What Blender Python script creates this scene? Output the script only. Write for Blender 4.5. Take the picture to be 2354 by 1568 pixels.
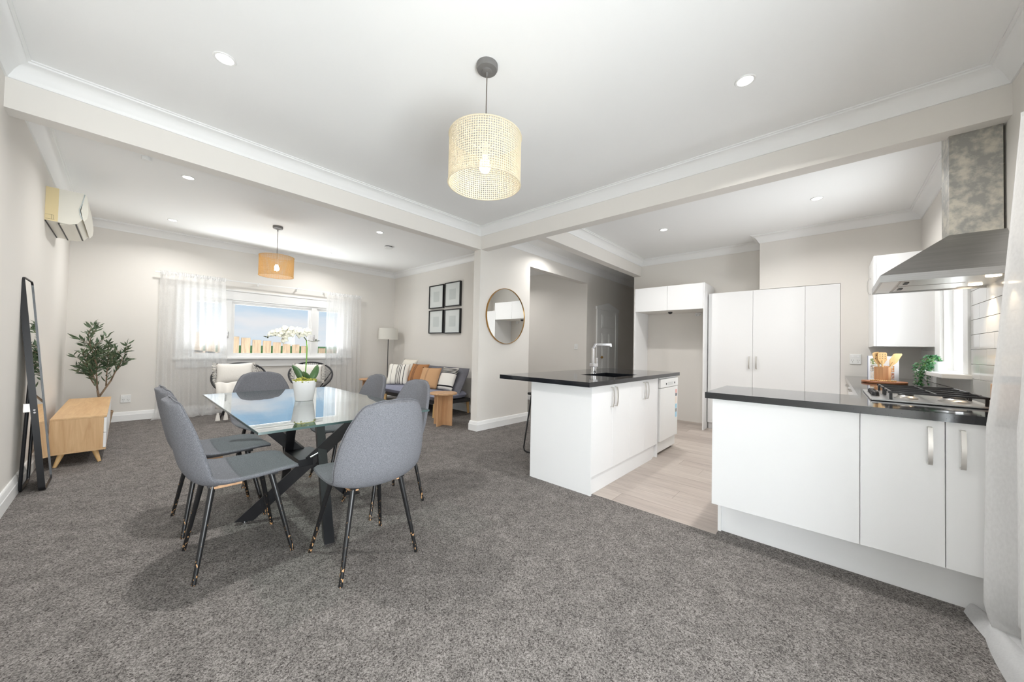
import bpy, bmesh, math, random
from mathutils import Vector, Matrix
import numpy as np
random.seed(7)
for o in list(bpy.data.objects): bpy.data.objects.remove(o)
S = bpy.context.scene
COL = S.collection
# ---------------------------------------------------------------- camera
cam = bpy.data.cameras.new('camera'); co = bpy.data.objects.new('camera', cam); COL.objects.link(co)
cam.sensor_width = 36; cam.sensor_fit = 'HORIZONTAL'; cam.lens = 809.14/2354*36; cam.clip_start = .02
_r = Vector((0.67164349, -0.74057857, 0.02093812)); _u = Vector((-0.0290768, 0.0018904, 0.99957539)); _f = Vector((0.74030369, 0.67196712, 0.02026398))
co.matrix_world = Matrix(((_r.x, _u.x, -_f.x, 0), (_r.y, _u.y, -_f.y, 0), (_r.z, _u.z, -_f.z, 1.1518), (0, 0, 0, 1)))
S.camera = co
# ---------------------------------------------------------------- sky and exposure
S.view_settings.view_transform = 'Standard'; S.view_settings.look = 'None'; S.view_settings.gamma = 1
S.view_settings.use_curve_mapping = False; S.view_settings.exposure = 0.71
W = bpy.data.worlds.new('sky'); S.world = W; W.use_nodes = True
nt = W.node_tree; nt.nodes.clear()
def N(t, typ, **kw):
    n = t.nodes.new(typ)
    for k, v in kw.items():
        if k in ('operation', 'blend_type', 'data_type', 'noise_dimensions', 'wave_type', 'bands_direction', 'feature', 'distance', 'gradient_type', 'wave_profile', 'vector_type', 'rotation_type'): setattr(n, k, v)
        else: n.inputs[k].default_value = v
    return n
tc = N(nt, 'ShaderNodeTexCoord'); sep = N(nt, 'ShaderNodeSeparateXYZ'); nt.links.new(tc.outputs['Generated'], sep.inputs[0])
rmp = N(nt, 'ShaderNodeValToRGB'); nt.links.new(sep.outputs['Z'], rmp.inputs[0])
rmp.color_ramp.elements[0].position = 0.0; rmp.color_ramp.elements[0].color = (.78, .88, .97, 1)
rmp.color_ramp.elements[1].position = .22; rmp.color_ramp.elements[1].color = (.36, .62, .90, 1)
mp = N(nt, 'ShaderNodeMapping', Scale=(3.0, 3.0, 11.0), Location=(.35, .1, .3)); nt.links.new(tc.outputs['Generated'], mp.inputs[0])
cn = N(nt, 'ShaderNodeTexNoise', Scale=1.3, Detail=7.0, Roughness=.55); nt.links.new(mp.outputs[0], cn.inputs['Vector'])
cr = N(nt, 'ShaderNodeValToRGB'); nt.links.new(cn.outputs[0], cr.inputs[0])
cr.color_ramp.elements[0].position = .43; cr.color_ramp.elements[0].color = (0, 0, 0, 1)
cr.color_ramp.elements[1].position = .62; cr.color_ramp.elements[1].color = (1, 1, 1, 1)
mx = N(nt, 'ShaderNodeMix', data_type='RGBA'); nt.links.new(cr.outputs[0], mx.inputs[0]); nt.links.new(rmp.outputs[0], mx.inputs[6]); mx.inputs[7].default_value = (.92, .92, .95, 1)
bg = N(nt, 'ShaderNodeBackground', Strength=.57); nt.links.new(mx.outputs[2], bg.inputs[0])
wo = N(nt, 'ShaderNodeOutputWorld'); nt.links.new(bg.outputs[0], wo.inputs[0])
DOWNLIGHT_W = 13.5; LIVING_W = 6.8; KITCHEN_W = 8.8; BULB_W = 12.0
# area lamp added outside the unseen glazed door, standing in for daylight
dl_ = bpy.data.lights.new('door_fill_lamp', 'AREA'); dl_.shape = 'RECTANGLE'; dl_.size = 1.4; dl_.size_y = 1.0; dl_.energy = 70; dl_.color = (.93, .97, 1.0)
dlo = bpy.data.objects.new('door_fill_lamp', dl_); COL.objects.link(dlo); dlo.location = (.33, -1.05, .62); dlo.rotation_euler = (math.radians(108), 0, 0)
kl_ = bpy.data.lights.new('kitchen_window_fill_lamp', 'AREA'); kl_.shape = 'RECTANGLE'; kl_.size = .62; kl_.size_y = .8; kl_.energy = 21; kl_.color = (.94, .97, 1.0)  # lamp added outside the kitchen window in place of daylight, tilted up
klo = bpy.data.objects.new('kitchen_window_fill_lamp', kl_); COL.objects.link(klo); klo.location = (4.575, -1.1, 1.25); klo.rotation_euler = (math.radians(120), 0, 0)
gl_ = bpy.data.lights.new('garden_fill_lamp', 'AREA'); gl_.shape = 'RECTANGLE'; gl_.size = 2.2; gl_.size_y = .46; gl_.energy = 78; gl_.color = (.98, .99, 1.0)  # lamp added below the sill, hidden, to brighten the living room ceiling
glo = bpy.data.objects.new('garden_fill_lamp', gl_); COL.objects.link(glo); glo.location = (1.85, 7.86, .66); glo.rotation_euler = (math.radians(-122), 0, 0)
# ---------------------------------------------------------------- helpers
class B:
    def __init__(s): s.b = bmesh.new()
    def box(s, lo, hi, bev=0, seg=2):
        lo = Vector(lo); hi = Vector(hi); c = (lo+hi)/2; d = hi-lo
        r = bmesh.ops.create_cube(s.b, size=1, matrix=Matrix.Translation(c) @ Matrix.Diagonal((abs(d.x), abs(d.y), abs(d.z), 1)))
        if bev > 0:
            es = {e for v in r['verts'] for e in v.link_edges}
            bmesh.ops.bevel(s.b, geom=list(es), offset=min(bev, .49*min(abs(d.x), abs(d.y), abs(d.z))), segments=seg, profile=.5, affect='EDGES')
        return s
    def obox(s, p0, p1, w, t, up=(0, 0, 1), bev=0):
        """bar from p0 to p1, width w sideways, thickness t along 'up'-ish"""
        p0 = Vector(p0); p1 = Vector(p1); z = (p1-p0); L = z.length; z.normalize(); y = Vector(up); x = y.cross(z).normalized(); y = z.cross(x)
        M = Matrix((x, y, z)).transposed().to_4x4(); M.translation = (p0+p1)/2
        r = bmesh.ops.create_cube(s.b, size=1, matrix=M @ Matrix.Diagonal((w, t, L, 1)))
        if bev > 0:
            es = {e for v in r['verts'] for e in v.link_edges}
            bmesh.ops.bevel(s.b, geom=list(es), offset=bev, segments=2, profile=.5, affect='EDGES')
        return s
    def ring(s, c, x, y, rx, ry, n): return [s.b.verts.new(Vector(c)+x*rx*math.cos(2*math.pi*i/n)+y*ry*math.sin(2*math.pi*i/n)) for i in range(n)]
    def skin(s, a, b):
        n = len(a)
        for i in range(n):
            try: s.b.faces.new((a[i], a[(i+1) % n], b[(i+1) % n], b[i]))
            except ValueError: pass
    def cyl(s, p0, p1, r0, r1=None, n=16, caps=True):
        r1 = r0 if r1 is None else r1; p0 = Vector(p0); p1 = Vector(p1); z = (p1-p0).normalized()
        x = z.orthogonal().normalized(); y = z.cross(x)
        a = s.ring(p0, x, y, r0, r0, n); b = s.ring(p1, x, y, r1, r1, n); s.skin(a, b)
        if caps: s.b.faces.new(a[::-1]); s.b.faces.new(b)
        return s
    def tube(s, pts, r, n=8, closed=False, flat=1.0):
        pts = [Vector(p) for p in pts]; m = len(pts); rings = []; ref = None
        rs = r if isinstance(r, (list, tuple)) else [r]*m
        for i, p in enumerate(pts):
            if closed: t = pts[(i+1) % m]-pts[i-1]
            else: t = pts[min(i+1, m-1)]-pts[max(i-1, 0)]
            t.normalize()
            x = t.orthogonal().normalized() if ref is None else (ref-t*ref.dot(t)).normalized()
            ref = x; y = t.cross(x); rings.append(s.ring(p, x, y, rs[i], rs[i]*flat, n))
        for i in range(m-1): s.skin(rings[i], rings[i+1])
        if closed: s.skin(rings[-1], rings[0])
        else: s.b.faces.new(rings[0][::-1]); s.b.faces.new(rings[-1])
        return s
    def lathe(s, prof, c=(0, 0, 0), n=32, close=False):
        c = Vector(c); X = Vector((1, 0, 0)); Y = Vector((0, 1, 0)); rings = []
        for r, z in prof: rings.append(s.ring(c+Vector((0, 0, z)), X, Y, max(r, 1e-4), max(r, 1e-4), n))
        for i in range(len(rings)-1): s.skin(rings[i], rings[i+1])
        if close: s.skin(rings[-1], rings[0])
        else: s.b.faces.new(rings[0][::-1]); s.b.faces.new(rings[-1])
        return s
    def prism(s, poly, axis, a, b):
        def P(q, h):
            if axis == 'x': return (h, q[0], q[1])
            if axis == 'y': return (q[0], h, q[1])
            return (q[0], q[1], h)
        va = [s.b.verts.new(P(q, a)) for q in poly]; vb = [s.b.verts.new(P(q, b)) for q in poly]
        s.skin(va, vb); s.b.faces.new(va[::-1]); s.b.faces.new(vb); return s
    def grid(s, f, nu, nv, cu=False):
        g = [[s.b.verts.new(f(i/(nu if cu else nu-1), j/(nv-1))) for j in range(nv)] for i in range(nu)]
        for i in range(nu if cu else nu-1):
            for j in range(nv-1): s.b.faces.new((g[i][j], g[(i+1) % nu][j], g[(i+1) % nu][j+1], g[i][j+1]))
        return g
    def ball(s, c, r, sc=(1, 1, 1), u=12, v=8):
        bmesh.ops.create_uvsphere(s.b, u_segments=u, v_segments=v, radius=r, matrix=Matrix.Translation(Vector(c)) @ Matrix.Diagonal((*sc, 1))); return s
    def sweep(s, path, prof, closed=False, side=1):
        """rectilinear / polygonal horizontal path, profile (d inward, z); inward = left of direction * side"""
        n = len(path); P = [Vector((p[0], p[1])) for p in path]; rings = []
        for i in range(n):
            ns = []
            if closed or i > 0: e = (P[i]-P[i-1]).normalized(); ns.append(Vector((-e.y, e.x))*side)
            if closed or i < n-1: e = (P[(i+1) % n]-P[i]).normalized(); ns.append(Vector((-e.y, e.x))*side)
            if len(ns) == 2:
                m = (ns[0]+ns[1]); m = m/max(1e-6, 1+ns[0].dot(ns[1]))
            else: m = ns[0]
            rings.append([s.b.verts.new((P[i].x+m.x*d, P[i].y+m.y*d, z)) for d, z in prof])
        for i in range(n-1): s.skin(rings[i], rings[i+1])
        if closed: s.skin(rings[-1], rings[0])
        else: s.b.faces.new(rings[0][::-1]); s.b.faces.new(rings[-1])
        return s
def fr4(b, x0, x1, y0, y1, z0, z1, w, wb, wt):
    """rectangular frame in the xz plane whose rails butt between the stiles"""
    b.box((x0, y0, z0), (x0+w, y1, z1)).box((x1-w, y0, z0), (x1, y1, z1)).box((x0+w, y0, z0), (x1-w, y1, z0+wb))
    if wt > 0: b.box((x0+w, y0, z1-wt), (x1-w, y1, z1))
    return b
def org(o):
    p = Vector((0, 0, 0))
    while o is not None: p += o.location; o = o.parent
    return p
def ob(name, b, mat, parent=None, smooth=None, local=False):
    if parent is not None and not local:
        d = org(parent)
        if d.length > 0: bmesh.ops.translate(b.b, vec=-d, verts=b.b.verts)
    bmesh.ops.recalc_face_normals(b.b, faces=b.b.faces)
    me = bpy.data.meshes.new(name); b.b.to_mesh(me); b.b.free()
    me.materials.append(mat)
    if smooth is not None:
        me.shade_smooth()
        if smooth < 179: me.set_sharp_from_angle(angle=math.radians(smooth))
    o = bpy.data.objects.new(name, me); COL.objects.link(o)
    if parent is not None: o.parent = parent
    return o
def tag(o, label, cat, group=None, kind=None):
    o['label'] = label; o['category'] = cat
    if group: o['group'] = group
    if kind: o['kind'] = kind
    return o
def thing(name, label, cat, loc=(0, 0, 0), group=None):
    o = bpy.data.objects.new(name, None); COL.objects.link(o); o.location = loc; o.empty_display_size = .1
    return tag(o, label, cat, group)
def st(name, b, mat, label, cat, smooth=None): return tag(ob(name, b, mat, None, smooth), label, cat, kind='structure')
def dup(root, loc, rotz, label):
    r = root.copy(); COL.objects.link(r); r.location = loc; r.rotation_euler = (0, 0, rotz); r['label'] = label
    for ch in root.children:
        c = ch.copy(); COL.objects.link(c); c.parent = r
        for g in ch.children:
            d = g.copy(); COL.objects.link(d); d.parent = c
    return r
# ---------------------------------------------------------------- materials
def srgb(r, g, b):
    f = lambda c: ((c/255+.055)/1.055)**2.4 if c > 10 else c/255/12.92
    return (f(r), f(g), f(b), 1)
def mat(name, col, rough=.5, metal=0, bump=None, vary=None, spec=.5, coat=0, emit=None):
    m = bpy.data.materials.new(name); m.use_nodes = True; t = m.node_tree; p = t.nodes['Principled BSDF']
    p.inputs['Base Color'].default_value = col; p.inputs['Roughness'].default_value = rough; p.inputs['Metallic'].default_value = metal
    p.inputs['Specular IOR Level'].default_value = spec; p.inputs['Coat Weight'].default_value = coat
    t_c = N(t, 'ShaderNodeTexCoord')
    if vary:   # (scale, second colour, lo, hi, stretch)
        mpn = N(t, 'ShaderNodeMapping', Scale=vary[4] if len(vary) > 4 else (1, 1, 1)); t.links.new(t_c.outputs['Object'], mpn.inputs[0])
        n = N(t, 'ShaderNodeTexNoise', Scale=vary[0], Detail=5.0, Roughness=.6); t.links.new(mpn.outputs[0], n.inputs['Vector'])
        r = N(t, 'ShaderNodeMapRange'); r.inputs['From Min'].default_value = vary[2]; r.inputs['From Max'].default_value = vary[3]; t.links.new(n.outputs[0], r.inputs[0])
        x = N(t, 'ShaderNodeMix', data_type='RGBA'); x.inputs[6].default_value = col; x.inputs[7].default_value = vary[1]; t.links.new(r.outputs[0], x.inputs[0]); t.links.new(x.outputs[2], p.inputs['Base Color'])
    if bump:   # (scale, strength, distance)
        n2 = N(t, 'ShaderNodeTexNoise', Scale=bump[0], Detail=3.0); t.links.new(t_c.outputs['Object'], n2.inputs['Vector'])
        bn = N(t, 'ShaderNodeBump', Strength=bump[1], Distance=bump[2]); t.links.new(n2.outputs[0], bn.inputs['Height']); t.links.new(bn.outputs[0], p.inputs['Normal'])
    if emit: p.inputs['Emission Color'].default_value = emit[0]; p.inputs['Emission Strength'].default_value = emit[1]
    return m
def wood(name, c1, c2, axis='y', scale=1.0, rough=.45):
    m = bpy.data.materials.new(name); m.use_nodes = True; t = m.node_tree; p = t.nodes['Principled BSDF']; p.inputs['Roughness'].default_value = rough
    c = N(t, 'ShaderNodeTexCoord'); sc = {'x': (1.2, 14, 14), 'y': (14, 1.2, 14), 'z': (14, 14, 1.2)}[axis]
    mpn = N(t, 'ShaderNodeMapping', Scale=[q*scale for q in sc]); t.links.new(c.outputs['Object'], mpn.inputs[0])
    n = N(t, 'ShaderNodeTexNoise', Scale=2.0, Detail=6.0, Roughness=.65, Distortion=.8); t.links.new(mpn.outputs[0], n.inputs['Vector'])
    r = N(t, 'ShaderNodeValToRGB'); t.links.new(n.outputs[0], r.inputs[0]); r.color_ramp.elements[0].position = .3; r.color_ramp.elements[0].color = c2; r.color_ramp.elements[1].position = .68; r.color_ramp.elements[1].color = c1
    t.links.new(r.outputs[0], p.inputs['Base Color']); return m
def glass(name, tint, refl=.04, power=5.0):
    m = bpy.data.materials.new(name); m.use_nodes = True; t = m.node_tree; t.nodes.clear()
    tr = N(t, 'ShaderNodeBsdfTransparent', Color=tint); gl = N(t, 'ShaderNodeBsdfGlossy', Color=(1, 1, 1, 1), Roughness=.0)
    ge = N(t, 'ShaderNodeNewGeometry'); dt_ = N(t, 'ShaderNodeVectorMath', operation='DOT_PRODUCT'); t.links.new(ge.outputs['Incoming'], dt_.inputs[0]); t.links.new(ge.outputs['Normal'], dt_.inputs[1])
    ab = N(t, 'ShaderNodeMath', operation='ABSOLUTE'); t.links.new(dt_.outputs['Value'], ab.inputs[0])
    om = N(t, 'ShaderNodeMath', operation='SUBTRACT'); om.inputs[0].default_value = 1; t.links.new(ab.outputs[0], om.inputs[1])
    pw_ = N(t, 'ShaderNodeMath', operation='POWER'); pw_.inputs[1].default_value = power; t.links.new(om.outputs[0], pw_.inputs[0])
    mu = N(t, 'ShaderNodeMath', operation='MULTIPLY_ADD'); mu.inputs[1].default_value = 1-refl; mu.inputs[2].default_value = refl; mu.use_clamp = True; t.links.new(pw_.outputs[0], mu.inputs[0])
    mixs = N(t, 'ShaderNodeMixShader'); t.links.new(mu.outputs[0], mixs.inputs[0]); t.links.new(tr.outputs[0], mixs.inputs[1]); t.links.new(gl.outputs[0], mixs.inputs[2])
    out = N(t, 'ShaderNodeOutputMaterial'); t.links.new(mixs.outputs[0], out.inputs[0]); return m
def sheer(name, alpha, col=(.9, .9, .9, 1)):
    m = bpy.data.materials.new(name); m.use_nodes = True; t = m.node_tree; t.nodes.clear()
    tr = N(t, 'ShaderNodeBsdfTransparent'); df = N(t, 'ShaderNodeBsdfDiffuse', Color=col); tl = N(t, 'ShaderNodeBsdfTranslucent', Color=col)
    a = N(t, 'ShaderNodeMixShader'); a.inputs[0].default_value = .5; t.links.new(df.outputs[0], a.inputs[1]); t.links.new(tl.outputs[0], a.inputs[2])
    c = N(t, 'ShaderNodeTexCoord'); mpn = N(t, 'ShaderNodeMapping', Scale=(150, 150, 60)); t.links.new(c.outputs['Object'], mpn.inputs[0])
    n = N(t, 'ShaderNodeTexNoise', Scale=1.0, Detail=2.0); t.links.new(mpn.outputs[0], n.inputs['Vector'])
    r = N(t, 'ShaderNodeMapRange'); r.inputs['From Min'].default_value = .3; r.inputs['From Max'].default_value = .7; r.inputs['To Min'].default_value = alpha-.03; r.inputs['To Max'].default_value = alpha+.03; t.links.new(n.outputs[0], r.inputs[0])
    x = N(t, 'ShaderNodeMixShader'); t.links.new(r.outputs[0], x.inputs[0]); t.links.new(tr.outputs[0], x.inputs[1]); t.links.new(a.outputs[0], x.inputs[2])
    out = N(t, 'ShaderNodeOutputMaterial'); t.links.new(x.outputs[0], out.inputs[0]); return m
def lattice_mat(name, col):
    m = bpy.data.materials.new(name); m.use_nodes = True; t = m.node_tree; t.nodes.clear()
    df = N(t, 'ShaderNodeBsdfDiffuse', Color=col); tl = N(t, 'ShaderNodeBsdfTranslucent', Color=col)
    a = N(t, 'ShaderNodeMixShader'); a.inputs[0].default_value = .35; t.links.new(df.outputs[0], a.inputs[1]); t.links.new(tl.outputs[0], a.inputs[2])
    out = N(t, 'ShaderNodeOutputMaterial'); t.links.new(a.outputs[0], out.inputs[0]); return m
M = {}
M['wall'] = mat('wall_paint', srgb(235, 231, 225), .75, bump=(60, .05, .002))
M['ceil'] = mat('ceiling_paint', srgb(249, 249, 248), .85)
M['trim'] = mat('trim_paint', srgb(246, 246, 245), .4)
M['cab'] = mat('white_laminate', srgb(243, 243, 243), .28)
M['cabin'] = mat('cabinet_interior', srgb(238, 235, 229), .5)
M['black'] = mat('black_metal', (.012, .012, .014, 1), .35)
M['chrome'] = mat('chrome', (.75, .75, .77, 1), .12, 1)
M['nickel'] = mat('brushed_nickel', (.62, .6, .57, 1), .35, 1)
M['steel'] = mat('stainless', (.42, .42, .42, 1), .32, 1, vary=(3, (.5, .5, .5, 1), .3, .7, (1, 1, 40)))
M['galv'] = mat('galvanised', srgb(158, 157, 152), .5, .35, vary=(14, srgb(204, 199, 186), .42, .62))
M['brass'] = mat('brass', srgb(176, 138, 84), .3, 1)
M['stone'] = mat('black_quartz', (.012, .013, .016, 1), .07, vary=(160, (.10, .10, .11, 1), .66, .8), spec=.6)
M['oak'] = wood('oak_veneer', srgb(222, 184, 136), srgb(196, 152, 104), 'z', .8)
M['oaky'] = wood('oak_top', srgb(222, 186, 138), srgb(202, 160, 112), 'y', .8)
M['ash'] = wood('ash_wood', srgb(214, 172, 130), srgb(188, 142, 102), 'z', 1.0)
M['rubber'] = wood('blockwood', srgb(214, 170, 124), srgb(178, 124, 84), 'z', .8)
M['bamboo'] = wood('bamboo', srgb(224, 186, 130), srgb(206, 164, 108), 'z', .8)
M['board'] = wood('board_wood', srgb(176, 116, 76), srgb(140, 86, 54), 'x', .8)
M['fence'] = wood('weathered_fence', srgb(176, 156, 134), srgb(128, 108, 90), 'z', .9, .8)
M['white_plastic'] = mat('white_plastic', srgb(240, 240, 238), .35)
M['plastic_slot'] = mat('dark_slot', (.03, .03, .03, 1), .5)
M['ac_white'] = mat('ac_white', srgb(236, 233, 222), .4)
M['ac_yellow'] = mat('aged_plastic', srgb(232, 214, 168), .45, vary=(14, srgb(238, 232, 218), .66, .7))
M['ceramic'] = mat('white_ceramic', srgb(240, 240, 240), .18)
M['fabric'] = mat('grey_fabric', srgb(102, 103, 108), .9, vary=(330, srgb(138, 139, 144), .38, .66), bump=(500, .25, .001), spec=.15)
M['sofa'] = mat('slate_fabric', srgb(112, 112, 118), .9, vary=(12, srgb(122, 122, 130), .3, .7), bump=(300, .2, .001), spec=.15)
M['sofa2'] = mat('slate_fabric_light', srgb(138, 140, 156), .9, vary=(12, srgb(146, 148, 166), .3, .7), bump=(300, .2, .001), spec=.15)
M['cream'] = mat('cream_cotton', srgb(232, 226, 214), .95, bump=(90, .4, .003), spec=.1)
M['white_cloth'] = mat('white_cotton', srgb(238, 235, 229), .95, bump=(60, .5, .004), spec=.1)
M['rust'] = mat('rust_linen', srgb(190, 132, 80), .95, bump=(150, .3, .002), spec=.1)
M['tan'] = mat('tan_linen', srgb(204, 156, 112), .95, bump=(150, .3, .002), spec=.1)
M['leaf'] = mat('olive_leaf', srgb(70, 92, 66), .5, vary=(9, srgb(122, 138, 108), .4, .7))
M['leaf2'] = mat('orchid_leaf', srgb(74, 104, 66), .4, vary=(9, srgb(98, 128, 84), .4, .7))
M['leaf3'] = mat('trailing_leaf', srgb(62, 122, 82), .5, vary=(20, srgb(120, 168, 120), .4, .7))
M['moss'] = mat('moss', srgb(120, 128, 52), .8, vary=(40, srgb(176, 170, 80), .4, .6))
M['petal'] = mat('petal', srgb(222, 219, 202), .7)
M['stem'] = mat('green_stem', srgb(112, 158, 66), .5)
M['bark'] = mat('bark', srgb(132, 112, 92), .9, bump=(40, .5, .01))
M['basket'] = mat('basket', srgb(176, 150, 122), .9, bump=(60, .8, .01))
M['paper'] = mat('paper_mat', srgb(236, 236, 234), .35)
M['print'] = mat('pale_print', srgb(216, 218, 216), .35)
M['mirror'] = mat('mirror_silver', (.92, .93, .92, 1), .0, 1)
M['tile'] = mat('white_tile', srgb(226, 226, 224), .12)
M['grout'] = mat('grout', srgb(176, 168, 158), .9)
M['cord'] = mat('flex_cord', srgb(120, 112, 106), .6)
M['canopy'] = mat('grey_canopy', srgb(120, 118, 116), .45)
M['cane'] = lattice_mat('pale_cane', srgb(243, 234, 212)); M['cane2'] = lattice_mat('honey_cane', srgb(242, 208, 152))
M['lampshade'] = lattice_mat('linen_shade', srgb(244, 242, 236))
M['bulb'] = mat('bulb_glow', (1, 1, 1, 1), .4, emit=((1, .96, .9, 1), BULB_W))
M['lens'] = mat('downlight_lens', (1, 1, 1, 1), .4, emit=((1, .99, .97, 1), 4.0))
M['warm'] = mat('hood_lens', (1, 1, 1, 1), .4, emit=((1, .82, .6, 1), 8.0))
M['glass'] = glass('window_glass', (.98, .99, .99, 1), .005)
M['tglass'] = glass('table_glass', (.84, .90, .88, 1), .10, 3.2)
M['edge'] = mat('glass_edge', srgb(70, 90, 88), .15)
M['sheer'] = sheer('sheer_curtain', .52); M['sheer2'] = sheer('sheer_curtain_thick', .8)
M['grass'] = mat('grass', srgb(92, 140, 60), .9, vary=(6, srgb(120, 166, 84), .3, .7))
M['kick'] = M['cab']
M['sink'] = mat('black_sink', (.01, .01, .012, 1), .3)
# scuffed black legs
def scuffed():
    m = mat('scuffed_black_leg', (.012, .012, .013, 1), .3); t = m.node_tree; p = t.nodes['Principled BSDF']
    c = N(t, 'ShaderNodeTexCoord'); mpn = N(t, 'ShaderNodeMapping', Scale=(120, 120, 45)); t.links.new(c.outputs['Object'], mpn.inputs[0])
    n = N(t, 'ShaderNodeTexNoise', Scale=1.0, Detail=2.0); t.links.new(mpn.outputs[0], n.inputs['Vector'])
    sp = N(t, 'ShaderNodeSeparateXYZ'); t.links.new(c.outputs['Object'], sp.inputs[0])
    r = N(t, 'ShaderNodeMapRange'); r.inputs['From Min'].default_value = 0; r.inputs['From Max'].default_value = .32; r.inputs['To Min'].default_value = .57; r.inputs['To Max'].default_value = .75; t.links.new(sp.outputs['Z'], r.inputs[0])
    g = N(t, 'ShaderNodeMath', operation='GREATER_THAN'); t.links.new(n.outputs[0], g.inputs[0]); t.links.new(r.outputs[0], g.inputs[1])
    x = N(t, 'ShaderNodeMix', data_type='RGBA'); x.inputs[6].default_value = (.012, .012, .013, 1); x.inputs[7].default_value = srgb(206, 160, 112); t.links.new(g.outputs[0], x.inputs[0]); t.links.new(x.outputs[2], p.inputs['Base Color'])
    return m
M['leg'] = scuffed()
def carpet():
    m = mat('grey_carpet', (.2, .2, .2, 1), .95, spec=.1); t = m.node_tree; p = t.nodes['Principled BSDF']
    c = N(t, 'ShaderNodeTexCoord')
    vo = N(t, 'ShaderNodeTexVoronoi', Scale=270.0, Randomness=1.0); t.links.new(c.outputs['Object'], vo.inputs['Vector'])
    sv = N(t, 'ShaderNodeSeparateXYZ'); t.links.new(vo.outputs['Color'], sv.inputs[0])
    vo2 = N(t, 'ShaderNodeTexVoronoi', Scale=150.0, Randomness=1.0); t.links.new(c.outputs['Object'], vo2.inputs['Vector'])
    sv2 = N(t, 'ShaderNodeSeparateXYZ'); t.links.new(vo2.outputs['Color'], sv2.inputs[0])
    n1 = N(t, 'ShaderNodeMix', data_type='FLOAT'); n1.inputs[0].default_value = .35; t.links.new(sv.outputs['X'], n1.inputs[2]); t.links.new(sv2.outputs['Y'], n1.inputs[3])
    n2 = N(t, 'ShaderNodeTexNoise', Scale=9.0, Detail=6.0, Roughness=.68, Distortion=.15); t.links.new(c.outputs['Object'], n2.inputs['Vector'])
    r1 = N(t, 'ShaderNodeValToRGB'); t.links.new(n1.outputs[0], r1.inputs[0])
    r1.color_ramp.elements[0].position = .1; r1.color_ramp.elements[0].color = srgb(66, 62, 60); r1.color_ramp.elements[1].position = .9; r1.color_ramp.elements[1].color = srgb(152, 147, 143)
    r2 = N(t, 'ShaderNodeMapRange'); r2.inputs['From Min'].default_value = .36; r2.inputs['From Max'].default_value = .66; r2.inputs['To Min'].default_value = .84; r2.inputs['To Max'].default_value = 1.18; t.links.new(n2.outputs[0], r2.inputs[0])
    x = N(t, 'ShaderNodeVectorMath', operation='SCALE'); t.links.new(r1.outputs[0], x.inputs[0]); t.links.new(r2.outputs[0], x.inputs['Scale']); t.links.new(x.outputs[0], p.inputs['Base Color'])
    bn = N(t, 'ShaderNodeBump', Strength=.2, Distance=.003); t.links.new(vo.outputs['Distance'], bn.inputs['Height']); t.links.new(bn.outputs[0], p.inputs['Normal']); return m
M['carpet'] = carpet()
M['plank'] = [wood('vinyl_plank_%d' % i, srgb(*a), srgb(*b), 'y', .9, .4) for i, (a, b) in enumerate([((190, 178, 169), (166, 154, 146)), ((182, 170, 161), (156, 144, 136)), ((196, 185, 176), (174, 162, 153))])]
# ================================================================ ROOM
XL, YR, YW, XS, XB, YB = -.517, -.747, 7.455, 4.16, 3.295, 3.614
HB, HCL, HC, T = 2.514, 2.693, 2.80, .13
XO1, XO2, HH = 4.386, 6.19, 2.479
KP, KB, KF, YB3 = 5.95, 6.33, 5.77, 2.585
XV, YV = 2.55, 2.03      # carpet / vinyl boundary
st('floor', B().box((XL-.2, YR-.2, -.1), (XV, YW+.2, 0)).box((XV, YR-.2, -.1), (2.633, .54, .001)).box((XV, YV, -.1), (8.6, 8.2, 0)), M['carpet'], 'mottled grey loop carpet of the dining and living room', 'floor')
fv = st('floor', B().box((XV, YR-.2, -.1), (KB+.2, YV, -.006)), M['grout'], 'pale wood-look vinyl floor of the kitchen', 'floor')
pw, pl = .185, 1.25
for i in range(int((KB-XV)/pw)+1):
    x0 = XV+i*pw; x1 = min(x0+pw-.0015, KB+.15); y = YR-.1-random.random()*pl
    while y < YV:
        a, b_ = max(y, YR-.1), min(y+pl-.0015, YV)
        if b_-a > .03: ob('plank', B().box((x0, a, -.02), (x1, b_, 0)), M['plank'][random.randrange(3)], fv)
        y += pl
st('ceiling', B().box((XL-.2, YR-.2, HC), (8.7, 8.3, HC+.1)), M['ceil'], 'smooth white painted ceiling', 'ceiling')
st('wall_left', B().box((XL-.12, YR-.12, 0), (XL, YW+.12, HC)), M['wall'], 'cream wall behind the leaning mirror and oak cabinet', 'wall')
# window wall with opening
WX0, WX1, WZ0, WZ1 = .66, 3.04, .90, 1.88
b = B().box((XL, YW, 0), (WX0, YW+.14, HC)).box((WX1, YW, 0), (XS+.13, YW+.14, HC)).box((WX0, YW, 0), (WX1, YW+.14, WZ0)).box((WX0, YW, WZ1), (WX1, YW+.14, HC))
st('wall_window', b, M['wall'], 'cream wall around the three-pane living room window', 'wall')
st('wall_sofa', B().box((XS, YB+T, 0), (XS+.13, YW, HC)), M['wall'], 'cream wall above the sofa with four black frames', 'wall')
# mirror wall / hall wall with opening
b = B().box((XB, YB, 0), (XO1, YB+T, HC)).box((XO1, YB, HH), (XO2, YB+T, HC)).box((XO2, YB, 0), (8.5, YB+T, HC))
st('wall_hall', b, M['wall'], 'off-white wall with the round mirror and a wide opening', 'wall')
st('wall_passage', B().box((XO2, YB+T, 0), (XO2+.12, 8.1, HC)).box((XS+.13, 8.0, 0), (XO2+.12, 8.1, HC)), M['wall'], 'grey shaded passage wall seen through the opening', 'wall')
st('wall_hall_end', B().box((8.5, 2.4, 0), (8.6, YB+T, HC)).box((KB+.12, YB3, 0), (8.5, YB3+.1, HC)), M['wall'], 'dark wall at the end of the hall beyond the fridge cabinet', 'wall')
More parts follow.
